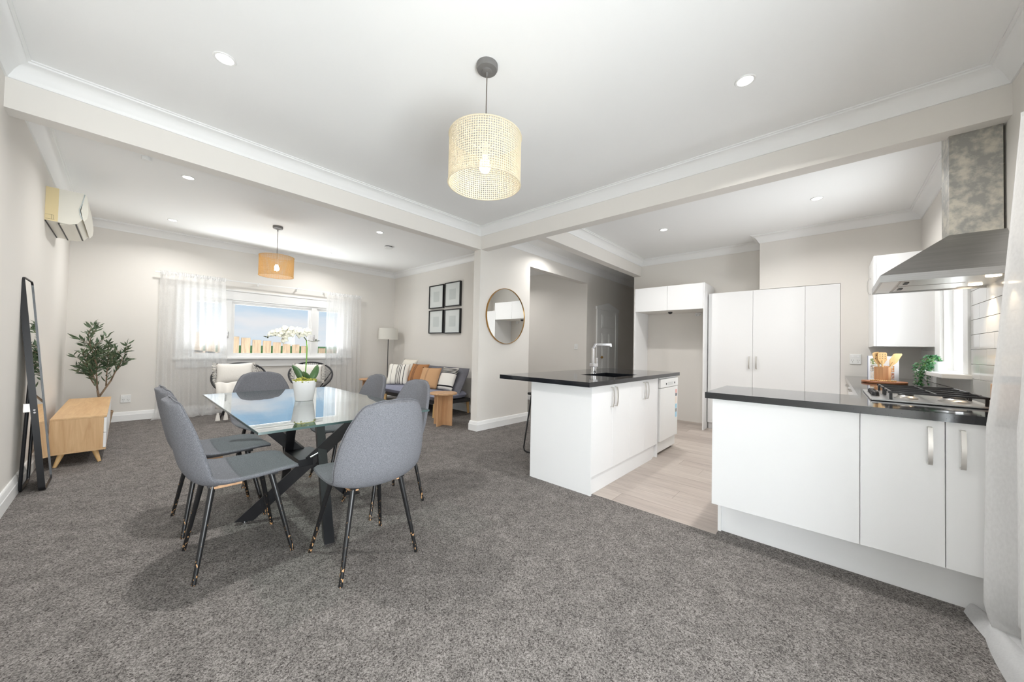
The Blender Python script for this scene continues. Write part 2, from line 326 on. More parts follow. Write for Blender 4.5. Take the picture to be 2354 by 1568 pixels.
# right wall: glazed door opening + kitchen window opening
DX0, DX1, DZ1 = -.42, 1.08, 2.25
KX0, KX1, KZ0, KZ1 = 4.2, 4.95, 1.03, 2.0
b = B().box((XL-.12, YR-.14, 0), (DX0, YR, HC)).box((DX0, YR-.14, DZ1), (DX1, YR, HC)).box((DX1, YR-.14, 0), (KX0, YR, HC)).box((KX0, YR-.14, 0), (KX1, YR, KZ0)).box((KX0, YR-.14, KZ1), (KX1, YR, HC)).box((KX1, YR-.14, 0), (KB+.12, YR, HC))
wr = st('wall_right', b, M['wall'], 'wall with the range hood, kitchen window and tiled splashback', 'wall')
b = B().box((KB, .745, 0), (KB+.12, YB3+T, HC)).box((KP, YR, 2.045), (KB+.12, .745, HC)).box((KP, YR, 0), (KB+.12, -.082, 2.045)).box((KB-.02, -.082, 0), (KB+.12, .745, 2.045))
st('wall_kitchen', b, M['wall'], 'beige kitchen end wall with a bulkhead above the pantry', 'wall')
# beams
st('trim_1', B().box((XL, YB, HB), (XB, YB+T, HC)), M['wall'], 'long painted ceiling beam between dining and living room', 'beam')
st('trim_2', B().box((XB, YR, HB), (XB+T, YB, HC)), M['wall'], 'painted ceiling beam between dining room and kitchen', 'beam')
st('trim_3', B().box((XB+T, YB3, HB), (KB, YB3+T, HC)), M['wall'], 'short painted beam between kitchen and hall', 'beam')
cor = [(0, HCL), (.01, HCL), (.012, HCL+.01), (.02, HCL+.022), (.034, HCL+.048), (.052, HCL+.07), (.074, HCL+.086), (.086, HCL+.09), (.088, HC-.008), (.10, HC-.007), (.10, HC), (0, HC)]
st('trim_4', B().sweep([(XL, YR), (XB, YR), (XB, YB), (XL, YB)], cor, True), M['trim'], 'white cove cornice around the dining room ceiling', 'cornice', 30)
st('trim_5', B().sweep([(XL, YB+T), (XS, YB+T), (XS, YW), (XL, YW)], cor, True), M['trim'], 'white cove cornice around the living room ceiling', 'cornice', 30)
st('trim_6', B().sweep([(XB+T, YB3), (XB+T, YR), (KP, YR), (KP, .745), (KB, .745), (KB, YB3)], cor, True), M['trim'], 'white cove cornice around the kitchen ceiling', 'cornice', 30)
st('trim_7', B().sweep([(8.5, YB), (XB+T, YB)], cor), M['trim'], 'white cove cornice along the hall ceiling', 'cornice', 30)
bbp = [(0, 0), (.022, 0), (.022, .085), (.019, .09), (.012, .122), (.008, .13), (0, .13)]
for nm, path, lb in [('baseboard_left', [(XL, YW), (XL, YR)], 'white skirting board behind the leaning mirror'),
                     ('baseboard_window', [(XS, YW), (XL, YW)], 'white skirting board below the living room window'),
                     ('baseboard_sofa', [(XS, YB+T), (XS, YW)], 'white skirting board behind the sofa'),
                     ('baseboard_hall', [(XO1, YB+T), (XO1, YB), (XB, YB), (XB, YB+T), (XS, YB+T)], 'white skirting board wrapped around the mirror wall'),
                     ('baseboard_passage', [(XO2, 8.0), (XO2, YB), (8.5, YB)], 'white skirting board in the passage beyond the opening'),
                     ('baseboard_right', [(XL, YR), (DX0-.02, YR)], 'white skirting board beside the glazed door')]:
    st(nm, B().sweep(path, bbp, False, side=(-1 if nm in ('baseboard_passage',) else 1)), M['trim'], lb, 'skirting')
# ---------------------------------------------------------------- living room window
w1 = tag(bpy.data.objects.new('window_1', None), 'three-pane white timber window looking onto a paling fence', 'window', kind='structure'); COL.objects.link(w1)
w1.location = ((WX0+WX1)/2, YW, WZ0)
yo, yi_ = YW+.03, YW+.10
ob('frame', fr4(B(), WX0, WX1, yo-.03, yi_, WZ0, WZ1, .05, .03, .04).box((1.12, yo-.03, WZ0+.03), (1.2, yi_, WZ1-.04)).box((2.43, yo-.03, WZ0+.03), (2.52, yi_, WZ1-.04)), M['trim'], w1)
for x0, x1 in ((.71, 1.12), (1.2, 2.43), (2.52, 2.99)):
    s_ = ob('sash', fr4(B(), x0+.001, x1-.001, yo, yo+.04, WZ0+.031, WZ1-.041, .045, .04, .04), M['trim'], w1)
    ob('pane', B().box((x0+.04, yo+.018, WZ0+.06), (x1-.04, yo+.022, WZ1-.07)), M['glass'], s_)
ob('architrave', B().box((.52, YW-.02, WZ1-.01), (3.18, YW-.0005, WZ1+.13), .004).box((.50, YW-.03, WZ1+.13), (3.2, YW, WZ1+.155), .004).box((.52, YW-.02, WZ0), (WX0+.01, YW, WZ1-.01)).box((WX1-.01, YW-.02, WZ0), (3.18, YW, WZ1-.01)), M['trim'], w1)
ob('sill', B().box((.5, YW-.055, WZ0-.035), (3.2, YW+.05, WZ0), .006), M['trim'], w1)
ob('apron', B().box((.54, YW-.018, WZ0-.16), (3.16, YW, WZ0-.035), .003), M['trim'], w1)
for x in (1.155, 2.475):
    ob('latch', B().box((x-.012, YW-.02, 1.22), (x+.012, YW+.01, 1.32), .004).box((x-.006, YW-.035, 1.27), (x+.006, YW-.015, 1.33), .003), M['chrome'], w1)
# ---------------------------------------------------------------- unseen glazed door, set clear of the near curtain for its light
d1 = tag(bpy.data.objects.new('door_1', None), 'white framed glazed sliding door out of view, placed for light beside the near sheer curtain', 'door', kind='structure'); COL.objects.link(d1); d1.location = ((DX0+DX1)/2, YR, 0)
b = fr4(B(), DX0, DX1, YR-.12, YR-.04, 0, DZ1, .06, .06, .06).box((.29, YR-.12, .06), (.37, YR-.04, DZ1-.06))
ob('frame', b, M['trim'], d1)
for a, c in ((DX0+.06, .29), (.37, DX1-.06)): ob('pane', B().box((a, YR-.085, .06), (c, YR-.08, DZ1-.06)), M['glass'], d1)
# ---------------------------------------------------------------- hall door
d2 = tag(bpy.data.objects.new('door_2', None), 'white panelled hall door under a peaked head trim', 'door', kind='structure'); COL.objects.link(d2); d2.location = (7.05, YB, 0)
dl, dr, dt = 6.68, 7.42, 2.0
ob('leaf', B().box((dl, YB-.012, 0), (dr, YB, dt)), M['trim'], d2)
for k, (xa, xb, za, zb) in enumerate([(dl+.1, dr-.1, 1.62, 1.9), (dl+.1, dl+.34, .2, 1.5), (dr-.34, dr-.1, .2, 1.5)]):
    ob('panel', B().box((xa, YB-.02, za), (xb, YB-.012, zb)).box((xa+.03, YB-.026, za+.03), (xb-.03, YB-.02, zb-.03), .004), M['trim'], d2)
ob('casing', B().box((dl-.11, YB-.025, 0), (dl, YB, dt)).box((dr, YB-.025, 0), (dr+.11, YB, dt)).prism([(dl-.14, dt), (dr+.14, dt), (dr+.14, dt+.06), ((dl+dr)/2, dt+.17), (dl-.14, dt+.06)], 'y', YB-.032, YB), M['trim'], d2)
ob('knob', B().ball((dl+.06, YB-.05, 1.0), .028), M['brass'], d2, 60)
# ---------------------------------------------------------------- kitchen window
w2 = tag(bpy.data.objects.new('window_2', None), 'white casement window beside the range hood', 'window', kind='structure'); COL.objects.link(w2); w2.location = ((KX0+KX1)/2, YR, KZ0)
b = B()
for a, c in ((KX0-.13, KX0), (KX1, KX1+.2)): b.box((a, YR, KZ0+.001), (c, YR+.022, KZ1-.001), .004)
b.box((KX0-.13, YR, KZ1), (KX1+.2, YR+.022, KZ1+.12), .004)
ob('architrave', b, M['trim'], w2)
ob('sill', B().box((KX0-.16, YR-.1, KZ0-.035), (KX1+.23, YR+.15, KZ0), .006), M['trim'], w2)
ob('frame', fr4(B(), KX0, KX1, YR-.12, YR, KZ0, KZ1, .04, .004, .04), M['trim'], w2)
sa = ob('sash', fr4(B(), KX0+.041, KX1-.041, YR-.09, YR-.05, KZ0+.005, KZ1-.041, .05, .06, .06), M['trim'], w2)
ob('pane', B().box((KX0+.08, YR-.072, KZ0+.05), (KX1-.08, YR-.068, KZ1-.09)), M['glass'], sa)
ob('stay', B().tube([(KX0+.12, YR-.03, 1.08), (KX0+.14, YR-.025, 1.2), (KX0+.16, YR-.02, 1.33)], .006, 8).ball((KX0+.16, YR-.02, 1.335), .014).ball((KX0+.12, YR-.03, 1.08), .012), M['brass'], w2, 60)
# splashback tiles
tw, th = .30, .1035
def tiles(x0, x1, z0, z1, off=0):
    r = 0; z = z0
    while z < z1-.01:
        zt = min(z+th, z1); x = x0-(tw/2 if (r+off) % 2 else 0)
        while x < x1-.005:
            a, c = max(x, x0), min(x+tw, x1)
            if c-a > .012: ob('tile', B().box((a+.0012, YR+.0005, z+.0012), (c-.0012, YR+.008, zt-.0012), .0012, 1), M['tile'], wr)
            x += tw
        z += th; r += 1
tiles(3.12, KX0-.13, .90, 1.75); tiles(KX0-.13, KX1+.2, .90, KZ0-.036, 0); tiles(KX1+.2, KP, .90, 1.25, 1)
# ================================================================ OUTSIDE
tag(ob('lawn', B().box((-8, YW+.6, -.35), (14, 30, -.3)), M['grass']), 'short green lawn around the paling fence', 'lawn', kind='stuff')
tag(ob('grass_bank', B().prism([(12.0, -.299), (30, -.299), (30, .95), (16, .85)], 'x', -8, 14), M['grass']), 'green grass bank beyond the paling fence', 'grass bank', kind='stuff')
fr = thing('paling_fence', 'weathered timber paling fence outside the living room window', 'fence', (2.2, 8.9, -.3))
ob('rail', B().obox((.2, 8.93, 1.06), (4.4, 8.93, .54), .09, .04), M['fence'], fr); ob('rail', B().obox((.2, 8.93, .2), (4.4, 8.93, -.1), .09, .04), M['fence'], fr)
x = .3; k = 0
while x < 4.2:
    top = 1.245-(x-1.576)*.127+random.uniform(-.01, .01); w = random.uniform(.145, .155)
    ob('paling', B().box((x, 8.885, -.3), (x+w, 8.905, top), .003, 1), M['fence'], fr); x += w+.035
# ================================================================ LIGHTS
def downlight(x, y, label, lit=True, w=DOWNLIGHT_W):
    t = thing('downlight', label, 'downlight', (x, y, HC-.006), 'recessed ceiling downlights')
    ob('trim_ring', B().lathe([(.042, HC-.004), (.052, HC-.006), (.056, HC-.001), (.04, HC-.001)], (x, y, 0), 24, True), M['white_plastic'], t, 40)
    ob('lens', B().cyl((x, y, HC-.004), (x, y, HC-.001), .043, n=24), M['lens'], t)
    l = bpy.data.lights.new('downlight_lamp', 'AREA'); l.shape = 'DISK'; l.size = .085; l.energy = w; l.spread = math.radians(150); l.color = (1, .985, .965)
    lo = bpy.data.objects.new('downlight_lamp', l); COL.objects.link(lo); lo.location = (0, 0, -.006); lo.parent = t
for x, y, lb in [(.346, 2.616, 'round downlight in the dining ceiling left of the pale pendant'), (.387, 4.793, 'downlight on the living ceiling nearest the beam, above the cabinet'), (.398, 6.653, 'downlight on the living ceiling by the window, near the air conditioner'),
                 (2.458, 4.878, 'downlight on the living ceiling next to the round smoke alarm'), (2.425, 6.708, 'downlight on the living ceiling above the window right of the honey pendant'),
                 (4.615, 3.18, 'downlight on the hall ceiling above the island'), (4.869, 1.684, 'downlight on the kitchen ceiling in front of the fridge cabinet'), (4.869, .116, 'downlight on the kitchen ceiling nearest the range hood'), (2.478, .389, 'downlight in the dining ceiling right of the pale pendant')]:
    downlight(x, y, lb, w=(LIVING_W if y > 4.5 else 5.5 if y > 3 else (KITCHEN_W if x > 3.5 else DOWNLIGHT_W)))
downlight(5.2, 5.3, 'unseen downlight added on the passage ceiling beyond the opening', w=KITCHEN_W)  # extra lamp hidden above the opening, added to brighten the passage
def pendant(x, y, m, label):
    t = thing('pendant_lamp', label, 'pendant lamp', (x, y, HC), 'woven drum pendant lamps'); R, z0, z1 = .208, 2.095, 2.37
    ob('canopy', B().lathe([(.062, HC), (.062, HC-.022), (.057, HC-.032), (.03, HC-.036), (.028, HC-.042), (.008, HC-.046), (.006, HC-.07)], (x, y, 0), 32), M['canopy'], t, 40)
    ob('flex', B().cyl((x, y, HC-.05), (x, y, 2.31), .0035, n=8), M['cord'], t)
    nc, nr = 100, 21; b = B(); bm = b.b; dz = (z1-z0)/nr
    def P(u, v): a = 2*math.pi*u/nc; return (x+R*math.cos(a), y+R*math.sin(a), z0+v*dz)
    cache = {}
    def V(u, v):
        kk = (round((u % nc)*1000) % (nc*1000), round(v*1000))
        if kk not in cache: cache[kk] = bm.verts.new(P(u, v))
        return cache[kk]
    h = .36
    for i in range(nc):
        for j in range(nr):
            sh = 0
            oc = [(i+.5+h*math.cos(math.pi/4*q)*1.0, j+.5+h*math.sin(math.pi/4*q)) for q in range(8)]
            sq = [(i+1, j+.5), (i+1, j+1), (i+.5, j+1), (i, j+1), (i, j+.5), (i, j), (i+.5, j), (i+1, j)]
            for q in range(8): bm.faces.new((V(*oc[q]), V(*sq[q]), V(*sq[(q+1) % 8]), V(*oc[(q+1) % 8])))
    sh = ob('shade', b, m, t, 179); md = sh.modifiers.new('thickness', 'SOLIDIFY'); md.thickness = .002
    for z in (z0, z1): ob('hoop', B().tube([(x+R*math.cos(a*math.pi/32), y+R*math.sin(a*math.pi/32), z) for a in range(64)], .0042, 6, True), m, t, 179)
    b = B().tube([(x+.035*math.cos(a*math.pi/8), y+.035*math.sin(a*math.pi/8), 2.31) for a in range(16)], .002, 6, True)
    for a in range(3): an = a*2*math.pi/3+.4; b.tube([(x+.035*math.cos(an), y+.035*math.sin(an), 2.31), (x+(R-.003)*math.cos(an), y+(R-.003)*math.sin(an), z1-.005)], .002, 6)
    ob('spider', b, M['white_plastic'], t, 179)
    ob('lamp_holder', B().cyl((x, y, 2.26), (x, y, 2.335), .021, .017, 16), M['white_plastic'], t, 40)
    ob('bulb', B().lathe([(.012, 2.27), (.014, 2.255), (.026, 2.235), (.032, 2.212), (.031, 2.19), (.022, 2.172), (.001, 2.165)], (x, y, 0), 20), M['bulb'], t, 179)
pendant(1.377, 1.491, M['cane'], 'pale cane drum pendant lamp hanging nearest the camera'); pendant(1.415, 5.797, M['cane2'], 'honey-coloured cane drum pendant lamp in front of the window')
def alarm(x, y, r, label):
    t = thing('smoke_alarm', label, 'smoke alarm', (x, y, HC), None)
    ob('base', B().lathe([(r*.92, HC), (r*.92, HC-.012), (r*.86, HC-.014)], (x, y, 0), 28), M['plastic_slot'] if r > .05 else M['white_plastic'], t, 40)
    ob('cover', B().lathe([(r, HC-.012), (r, HC-.024), (r*.9, HC-.034), (r*.2, HC-.038), (.001, HC-.038)], (x, y, 0), 28), M['white_plastic'], t, 40)
alarm(2.914, 5.469, .065, 'round white smoke alarm on the living room ceiling near the sofa'); alarm(.088, 4.56, .035, 'tiny white sensor on the ceiling behind the long beam')
# ================================================================ CHAIRS
def cr_interp(P, t):
    n = len(P)-1; f = min(max(t*n, 0), n-1e-6); i = int(f); f -= i
    p = [np.array(P[min(max(i+k, 0), n)], float) for k in (-1, 0, 1, 2)]
    return .5*((2*p[1])+(-p[0]+p[2])*f+(2*p[0]-5*p[1]+4*p[2]-p[3])*f*f+(-p[0]+3*p[1]-3*p[2]+p[3])*f**3)
def chair_proto():
    t = thing('dining_chair', '', 'chair', (0, 0, 0), 'grey dining chairs around the glass table')
    #       x(front+)  z     halfwidth  edge lift
    C = [(.243, .434, .085, .0), (.238, .448, .135, .003), (.222, .463, .175, .004), (.15, .468, .205, .006), (.03, .458, .218, .012), (-.10, .450, .222, .024), (-.175, .462, .225, .045), (-.222, .525, .228, .062), (-.247, .62, .222, .06), (-.268, .72, .200, .05), (-.283, .80, .168, .035), (-.290, .845, .138, .025), (-.2930, .8616, .106, .012), (-.2942, .8695, .074, .005), (-.2948, .8735, .040, .001)]
    nu, nv = 44, 17; F = np.zeros((nu, nv, 3))
    for i in range(nu):
        c = cr_interp(C, i/(nu-1)); c2 = cr_interp(C, min(1, i/(nu-1)+.01)); c1 = cr_interp(C, max(0, i/(nu-1)-.01))
        tx, tz = c2[0]-c1[0], c2[1]-c1[1]; L = math.hypot(tx, tz); nx, nz = tz/L, -tx/L     # toward the sitter
        if nz < -.2: nx, nz = -nx, -nz
        for j in range(nv):
            u = -1+2*j/(nv-1); k = c[3]*abs(u)**2.2
            F[i, j] = (c[0]+nx*k, u*c[2], c[1]+nz*k)
    du = np.gradient(F, axis=0); dv = np.gradient(F, axis=1); n = np.cross(du, dv); n /= np.linalg.norm(n, axis=2, keepdims=True)
    if n[nu//4, nv//2, 2] < 0: n = -n
    Uf = np.abs(np.linspace(-1, 1, nv))[None, :]; Sf = np.linspace(0, 1, nu)[:, None]
    th_ = .036*(1-.5*Uf**4); th_ = np.repeat(th_, nu, 0); th_ *= 1-.45*np.clip((Sf-.9)/.1, 0, 1)-.35*np.clip((.06-Sf)/.06, 0, 1)
    K = F-n*th_[:, :, None]; b = B(); bm = b.b
    vf = [[bm.verts.new(F[i, j]) for j in range(nv)] for i in range(nu)]; vk = [[bm.verts.new(K[i, j]) for j in range(nv)] for i in range(nu)]
    for i in range(nu-1):
        for j in range(nv-1):
            bm.faces.new((vf[i][j], vf[i+1][j], vf[i+1][j+1], vf[i][j+1])); bm.faces.new((vk[i][j], vk[i][j+1], vk[i+1][j+1], vk[i+1][j]))
    loop = [(i, 0) for i in range(nu)]+[(nu-1, j) for j in range(1, nv)]+[(i, nv-1) for i in range(nu-2, -1, -1)]+[(0, j) for j in range(nv-2, 0, -1)]
    cen = F.reshape(-1, 3).mean(0); rim = []
    for q, (i, j) in enumerate(loop):
        i0, j0 = loop[q-1]; i1, j1 = loop[(q+1) % len(loop)]
        tg = F[i1, j1]-F[i0, j0]; o_ = np.cross(tg, n[i, j]); o_ /= np.linalg.norm(o_)+1e-9
        inn = F[min(max(i, 2), nu-3), min(max(j, 2), nv-3)]-F[i, j]
        if o_.dot(inn) > 0: o_ = -o_
        rim.append((F[i, j]+K[i, j])/2+o_*.010)
    vr = [bm.verts.new(p) for p in rim]
    for q in range(len(loop)):
        a, c = loop[q], loop[(q+1) % len(loop)]; r0, r1 = vr[q], vr[(q+1) % len(loop)]
        bm.faces.new((vf[a[0]][a[1]], vf[c[0]][c[1]], r1, r0)); bm.faces.new((r0, r1, vk[c[0]][c[1]], vk[a[0]][a[1]]))
    sh = ob('seat_shell', b, M['fabric'], t, 179); sh['label'] = 'grey woven upholstered one-piece seat and back'
    ob('seam', B().tube([tuple(p) for p in rim], .0016, 5, True), M['fabric'], sh, 179)
    for sx in (1, -1):
        for sy in (1, -1):
            lg = ob('leg', B().cyl((sx*.125-.015, sy*.13, .432), (sx*.205, sy*.205, .004), .0145, .0095, 14), M['leg'], t, 40)
            ob('foot_pad', B().cyl((sx*.205, sy*.205, 0), (sx*.205, sy*.205, .006), .0098, .0098, 12), M['leg'], lg)
    for y_ in (-.125, .125): ob('seat_batten', B().box((-.15, y_-.02, .412), (-.02, y_+.02, .428), .002), M['ash'], t)
    for x_ in (-.14, .12): ob('under_frame', B().box((x_-.02, -.145, .424), (x_+.02, .145, .436)), M['black'], t)
    return t
ch = chair_proto(); ch.location = (.46, 2.435, 0); ch['label'] = 'grey chair at the left long side of the glass table, nearest the camera'
dup(ch, (.46, 3.02, 0), math.radians(2), 'grey chair at the left long side of the glass table, second behind another')
dup(ch, (.93, 1.93, 0), math.pi/2, 'grey chair seen from behind at the near end of the glass table')
dup(ch, (1.325, 2.46, 0), math.pi+.02, 'grey chair at the right long side of the glass table, nearer one')
dup(ch, (1.315, 3.13, 0), math.pi-.02, 'grey chair at the right long side of the glass table, farther one')
dup(ch, (.87, 3.66, 0), -math.pi/2, 'grey chair at the far end of the glass table facing the camera')
# ================================================================ TABLE
TX0, TX1, TY0, TY1, TZ = .415, 1.315, 1.893, 3.54, .75
tb = thing('dining_table', 'rectangular glass dining table on crossed black legs', 'table', ((TX0+TX1)/2, (TY0+TY1)/2, 0))
tp = ob('glass_top', B().box((TX0, TY0, TZ-.010), (TX1, TY1, TZ)), M['tglass'], tb)
ob('glass_rim', B().sweep([(TX0, TY0), (TX1, TY0), (TX1, TY1), (TX0, TY1)], [(-.0012, TZ-.0105), (.0015, TZ-.0105), (.0015, TZ+.0003), (-.0012, TZ+.0003)], True), M['edge'], tp)
cx, cy = .87, 2.715
for f0, f1 in [((-.32, .05), (.33, -.31)), ((.33, -.02), (-.33, .31)), ((-.04, -.555), (.13, .17)), ((.04, .57), (-.13, -.17))]:
    p0 = Vector((cx+f0[0], cy+f0[1], .02)); p1 = Vector((cx+f1[0], cy+f1[1], TZ-.012))
    d = p1-p0; h = Vector((d.x, d.y, 0)).normalized(); wv = .072*d.length/d.z   # horizontal cut ends
    b = B(); bm = b.b; s_ = Vector((-h.y, h.x, 0))*(.019 if abs(h.x) > abs(h.y) else .026); vs = []
    for p in (p0, p1):
        for a, c in ((-1, -1), (1, -1), (1, 1), (-1, 1)): vs.append(bm.verts.new(p+h*(wv/2*a)+s_*c))
    for f in ((0, 1, 2, 3), (7, 6, 5, 4), (0, 4, 5, 1), (1, 5, 6, 2), (2, 6, 7, 3), (3, 7, 4, 0)): bm.faces.new([vs[q] for q in f])
    lg = ob('leg', b, M['black'], tb)
    ob('levelling_foot', B().cyl((p0.x, p0.y, 0), (p0.x, p0.y, .012), .017, n=16).cyl((p0.x, p0.y, .01), (p0.x, p0.y, .022), .007, n=10), M['chrome'], lg, 40)
    ob('suction_pad', B().cyl((p1.x, p1.y, TZ-.014), (p1.x, p1.y, TZ-.0103), .022, n=20), M['plastic_slot'], lg)
ob('joint_frame', B().box((cx-.085, cy-.15, .345), (cx+.085, cy+.15, .392), .003), M['black'], tb)
ob('joint_bolt', B().cyl((cx-.02, cy-.165, .40), (cx+.05, cy-.165, .43), .008, n=10), M['chrome'], tb, 40)
# ================================================================ ORCHID
ox, oy = .872, 2.775
orc = thing('orchid_plant', 'white orchid in a white ceramic pot on the glass table', 'potted plant', (ox, oy, TZ))
ob('pot', B().lathe([(.052, TZ+.0005), (.056, TZ+.004), (.074, TZ+.13), (.077, TZ+.14), (.075, TZ+.143), (.071, TZ+.14), (.066, TZ+.12), (.001, TZ+.118)], (ox, oy, 0), 40), M['ceramic'], orc, 50)
rv = random.Random(3); b = B()
for i in range(120):
    a = rv.random()*6.28; r = rv.random()**.5*.072; p = Vector((ox+r*math.cos(a), oy+r*math.sin(a), TZ+.135+rv.random()*.035*(1.2-r/.072)))
    b.ball(p, .008+rv.random()*.006, (1, .7, .6), 6, 4)
ob('moss', b, M['moss'], orc, 179)
def leaf(b, base, tip, w, bend=.0, n=9, up=Vector((0, 0, 1))):
    base = Vector(base); tip = Vector(tip); d = tip-base; s_ = d.cross(up).normalized() if d.cross(up).length > 1e-5 else Vector((1, 0, 0)); nn = s_.cross(d).normalized(); rows = []
    for i in range(n):
        f = i/(n-1); ww = w*(math.sin(math.pi*min(1, f*.86+.10))**.8)*(1 if f < .98 else .25); c = base+d*f+nn*bend*math.sin(math.pi*f)
        rows.append([b.b.verts.new(c-s_*ww+nn*ww*.25), b.b.verts.new(c), b.b.verts.new(c+s_*ww+nn*ww*.25)])
    for i in range(n-1):
        for j in range(2): b.b.faces.new((rows[i][j], rows[i+1][j], rows[i+1][j+1], rows[i][j+1]))
R_, U_ = Vector((.6716, -.7406, 0)), Vector((0, 0, 1)); O_ = Vector((ox, oy, TZ))
for dx, h, w, dep in ((-.075, .25, .026, -.03), (.085, .255, .025, .01), (.02, .21, .024, -.06), (-.02, .17, .022, .05)):
    b = B(); leaf(b, O_+R_*dx*.25+U_*.12, O_+R_*dx+Vector((.7, .67, 0))*dep+U_*h, w, .018, up=Vector((.7, .67, .1)))
    lf = ob('leaf', b, M['leaf2'], orc, 179); md = lf.modifiers.new('thickness', 'SOLIDIFY'); md.thickness = .002
sp = [(0, .12), (.004, .22), (.008, .30), (.009, .37), (.004, .425), (-.02, .455), (-.07, .47), (-.13, .472), (-.19, .464), (-.25, .452), (-.29, .445)]
stem = [O_+R_*p[0]*1.0+U_*p[1] for p in sp]
ob('stem', B().tube(stem[:5], .0042, 8), M['stem'], orc, 179); ob('flower_stalk', B().tube(stem[4:], [.0038, .0034, .003, .0028, .0026, .0022, .0018], 8).tube([stem[4], stem[4]+R_*.05+U_*-.005, stem[4]+R_*.095+U_*.0], .0016, 6), mat('dark_stalk', srgb(88, 98, 62), .6), orc, 179)
def flower(c, s, tilt, k):
    b = B(); c = Vector(c); rr = random.Random(k)
    fx = (R_*math.cos(tilt)+U_*math.sin(tilt)).normalized(); view = Vector((-.5, -.45, .35+rr.uniform(-.2, .2))).normalized(); fx = (fx-view*fx.dot(view)).normalized(); fy = view.cross(fx)
    for q in range(5):
        a = math.pi/2+q*2*math.pi/5+rr.uniform(-.1, .1); d = fx*math.cos(a)+fy*math.sin(a)
        leaf(b, c+view*.004*q, c+d*s*(1.0 if q in (1, 4) else .9)+view*(.004*q-.012), s*(.52 if q in (1, 4) else .36), .006, 7, up=view)
    b.ball(c+view*.012, s*.16, (1, 1, 1), 8, 6)
    f = ob('flower', b, M['petal'], orc, 179); md = f.modifiers.new('thickness', 'SOLIDIFY'); md.thickness = .0015
for k, (u, v, s, tl) in enumerate([(-.25, .467, .03, .4), (-.215, .478, .034, .2), (-.185, .468, .038, -.3), (-.163, .492, .042, .5), (-.135, .462, .04, .8), (-.118, .492, .04, .1), (-.085, .478, .042, .8), (-.06, .492, .04, -.4), (-.035, .472, .04, .3), (-.005, .487, .036, .0), (.015, .478, .034, .6), (-.15, .435, .036, 1.6)]): flower(O_+R_*u+U_*v, s, tl, k)
b = B()
for u, v, r in ((-.29, .447, .005), (-.275, .442, .006), (-.30, .45, .004), (.085, .425, .004), (.07, .43, .006)): b.ball(O_+R_*u+U_*v, r)
ob('buds', b, mat('bud', srgb(70, 76, 56), .6), orc, 179)
# ================================================================ AIR CONDITIONER
ay0, ay1, az0, az1 = 5.28, 6.12, 2.22, 2.535
ac = thing('air_conditioner', 'white wall-mounted heat pump with a yellowed end strip', 'air conditioner', (XL+.1, ay0, az0))
prof = [(XL, az0), (XL+.15, az0-.005), (XL+.215, az0+.03), (XL+.245, az0+.09), (XL+.235, az0+.16), (XL+.215, az0+.22), (XL+.225, az1), (XL, az1)]
body = ob('body', B().prism([(XL, az0+.01), (XL+.14, az0), (XL+.19, az0+.02), (XL+.218, az0+.07), (XL+.20, az0+.15), (XL+.212, az0+.22), (XL+.225, az1-.005), (XL+.215, az1), (XL, az1)], 'y', ay0, ay1), M['ac_white'], ac, 30)
ob('end_strip', B().box((XL+.001, ay0-.003, az0+.008), (XL+.075, ay0, az1-.001)), M['ac_yellow'], ac)
b = B()
for x_, z_, w_, h_ in ((XL+.004, az0+.062, .046, .0012), (XL+.004, az0+.022, .052, .0012), (XL+.05, az0+.022, .0012, .04), (XL+.038, az0+.022, .001, .04)): b.box((x_, ay0-.0042, z_), (x_+w_, ay0-.0028, z_+h_))
ob('knockout_outline', b, M['plastic_slot'], ac)
ob('front_panel', B().prism([(XL+.226, az0+.05), (XL+.246, az0+.085), (XL+.252, az0+.14), (XL+.248, az0+.2), (XL+.236, az1-.01), (XL+.227, az1-.005), (XL+.215, az0+.22), (XL+.206, az0+.15), (XL+.22, az0+.07)], 'y', ay0+.004, ay1-.004), M['ac_white'], ac, 40)
ob('trim_curve', B().tube([(XL+.226, ay0-.001, az1-.006), (XL+.212, ay0-.001, az0+.22), (XL+.198, ay0-.001, az0+.16), (XL+.203, ay0-.001, az0+.11), (XL+.218, ay0-.001, az0+.07)], .0035, 6), mat('ac_grey', srgb(196, 206, 208), .3), ac, 179)
ob('louver', B().prism([(XL+.085, az0-.006), (XL+.175, az0+.006), (XL+.174, az0+.012), (XL+.085, az0)], 'y', ay0+.02, ay1-.02), M['ac_white'], ac)
b = B()
for xx, zz in ((XL+.078, az0-.003), (XL+.18, az0+.0135)): b.box((xx-.004, ay0+.015, zz-.003), (xx+.004, ay1-.015, zz+.003))
ob('vent_slot', b, M['plastic_slot'], ac); ob('wall_gap', B().box((XL, ay0+.01, az0+.004), (XL+.008, ay1-.01, az0+.012)), M['plastic_slot'], ac)
# ================================================================ FLOOR MIRROR
fm = thing('floor_mirror', 'tall black framed mirror leaning against the cream wall', 'mirror', (-.37, 4.58, 0))
my0, my1 = 4.40, 4.775
bl, tl_ = Vector((-.365, 0, 0)), Vector((-.505, 0, 1.605)); ax = (tl_-bl).normalized(); nrm = Vector((ax.z, 0, -ax.x))   # normal into the room
def rr_loop(y0, y1, l0, l1, r, n=6):
    pts = []
    for cy_, cl, a0 in ((y1-r, l0+r, -90), (y1-r, l1-r, 0), (y0+r, l1-r, 90), (y0+r, l0+r, 180)):
        for i in range(n+1): a = math.radians(a0+90*i/n); pts.append((cy_+r*math.cos(a), cl+r*math.sin(a)))
    return pts
LM = (tl_-bl).length
def mp3(y, l, d): return bl+Vector((0, y, 0))+ax*l+nrm*d
b = B(); o1 = rr_loop(my0, my1, .004, LM, .035); i1 = rr_loop(my0+.007, my1-.007, .011, LM-.007, .028)
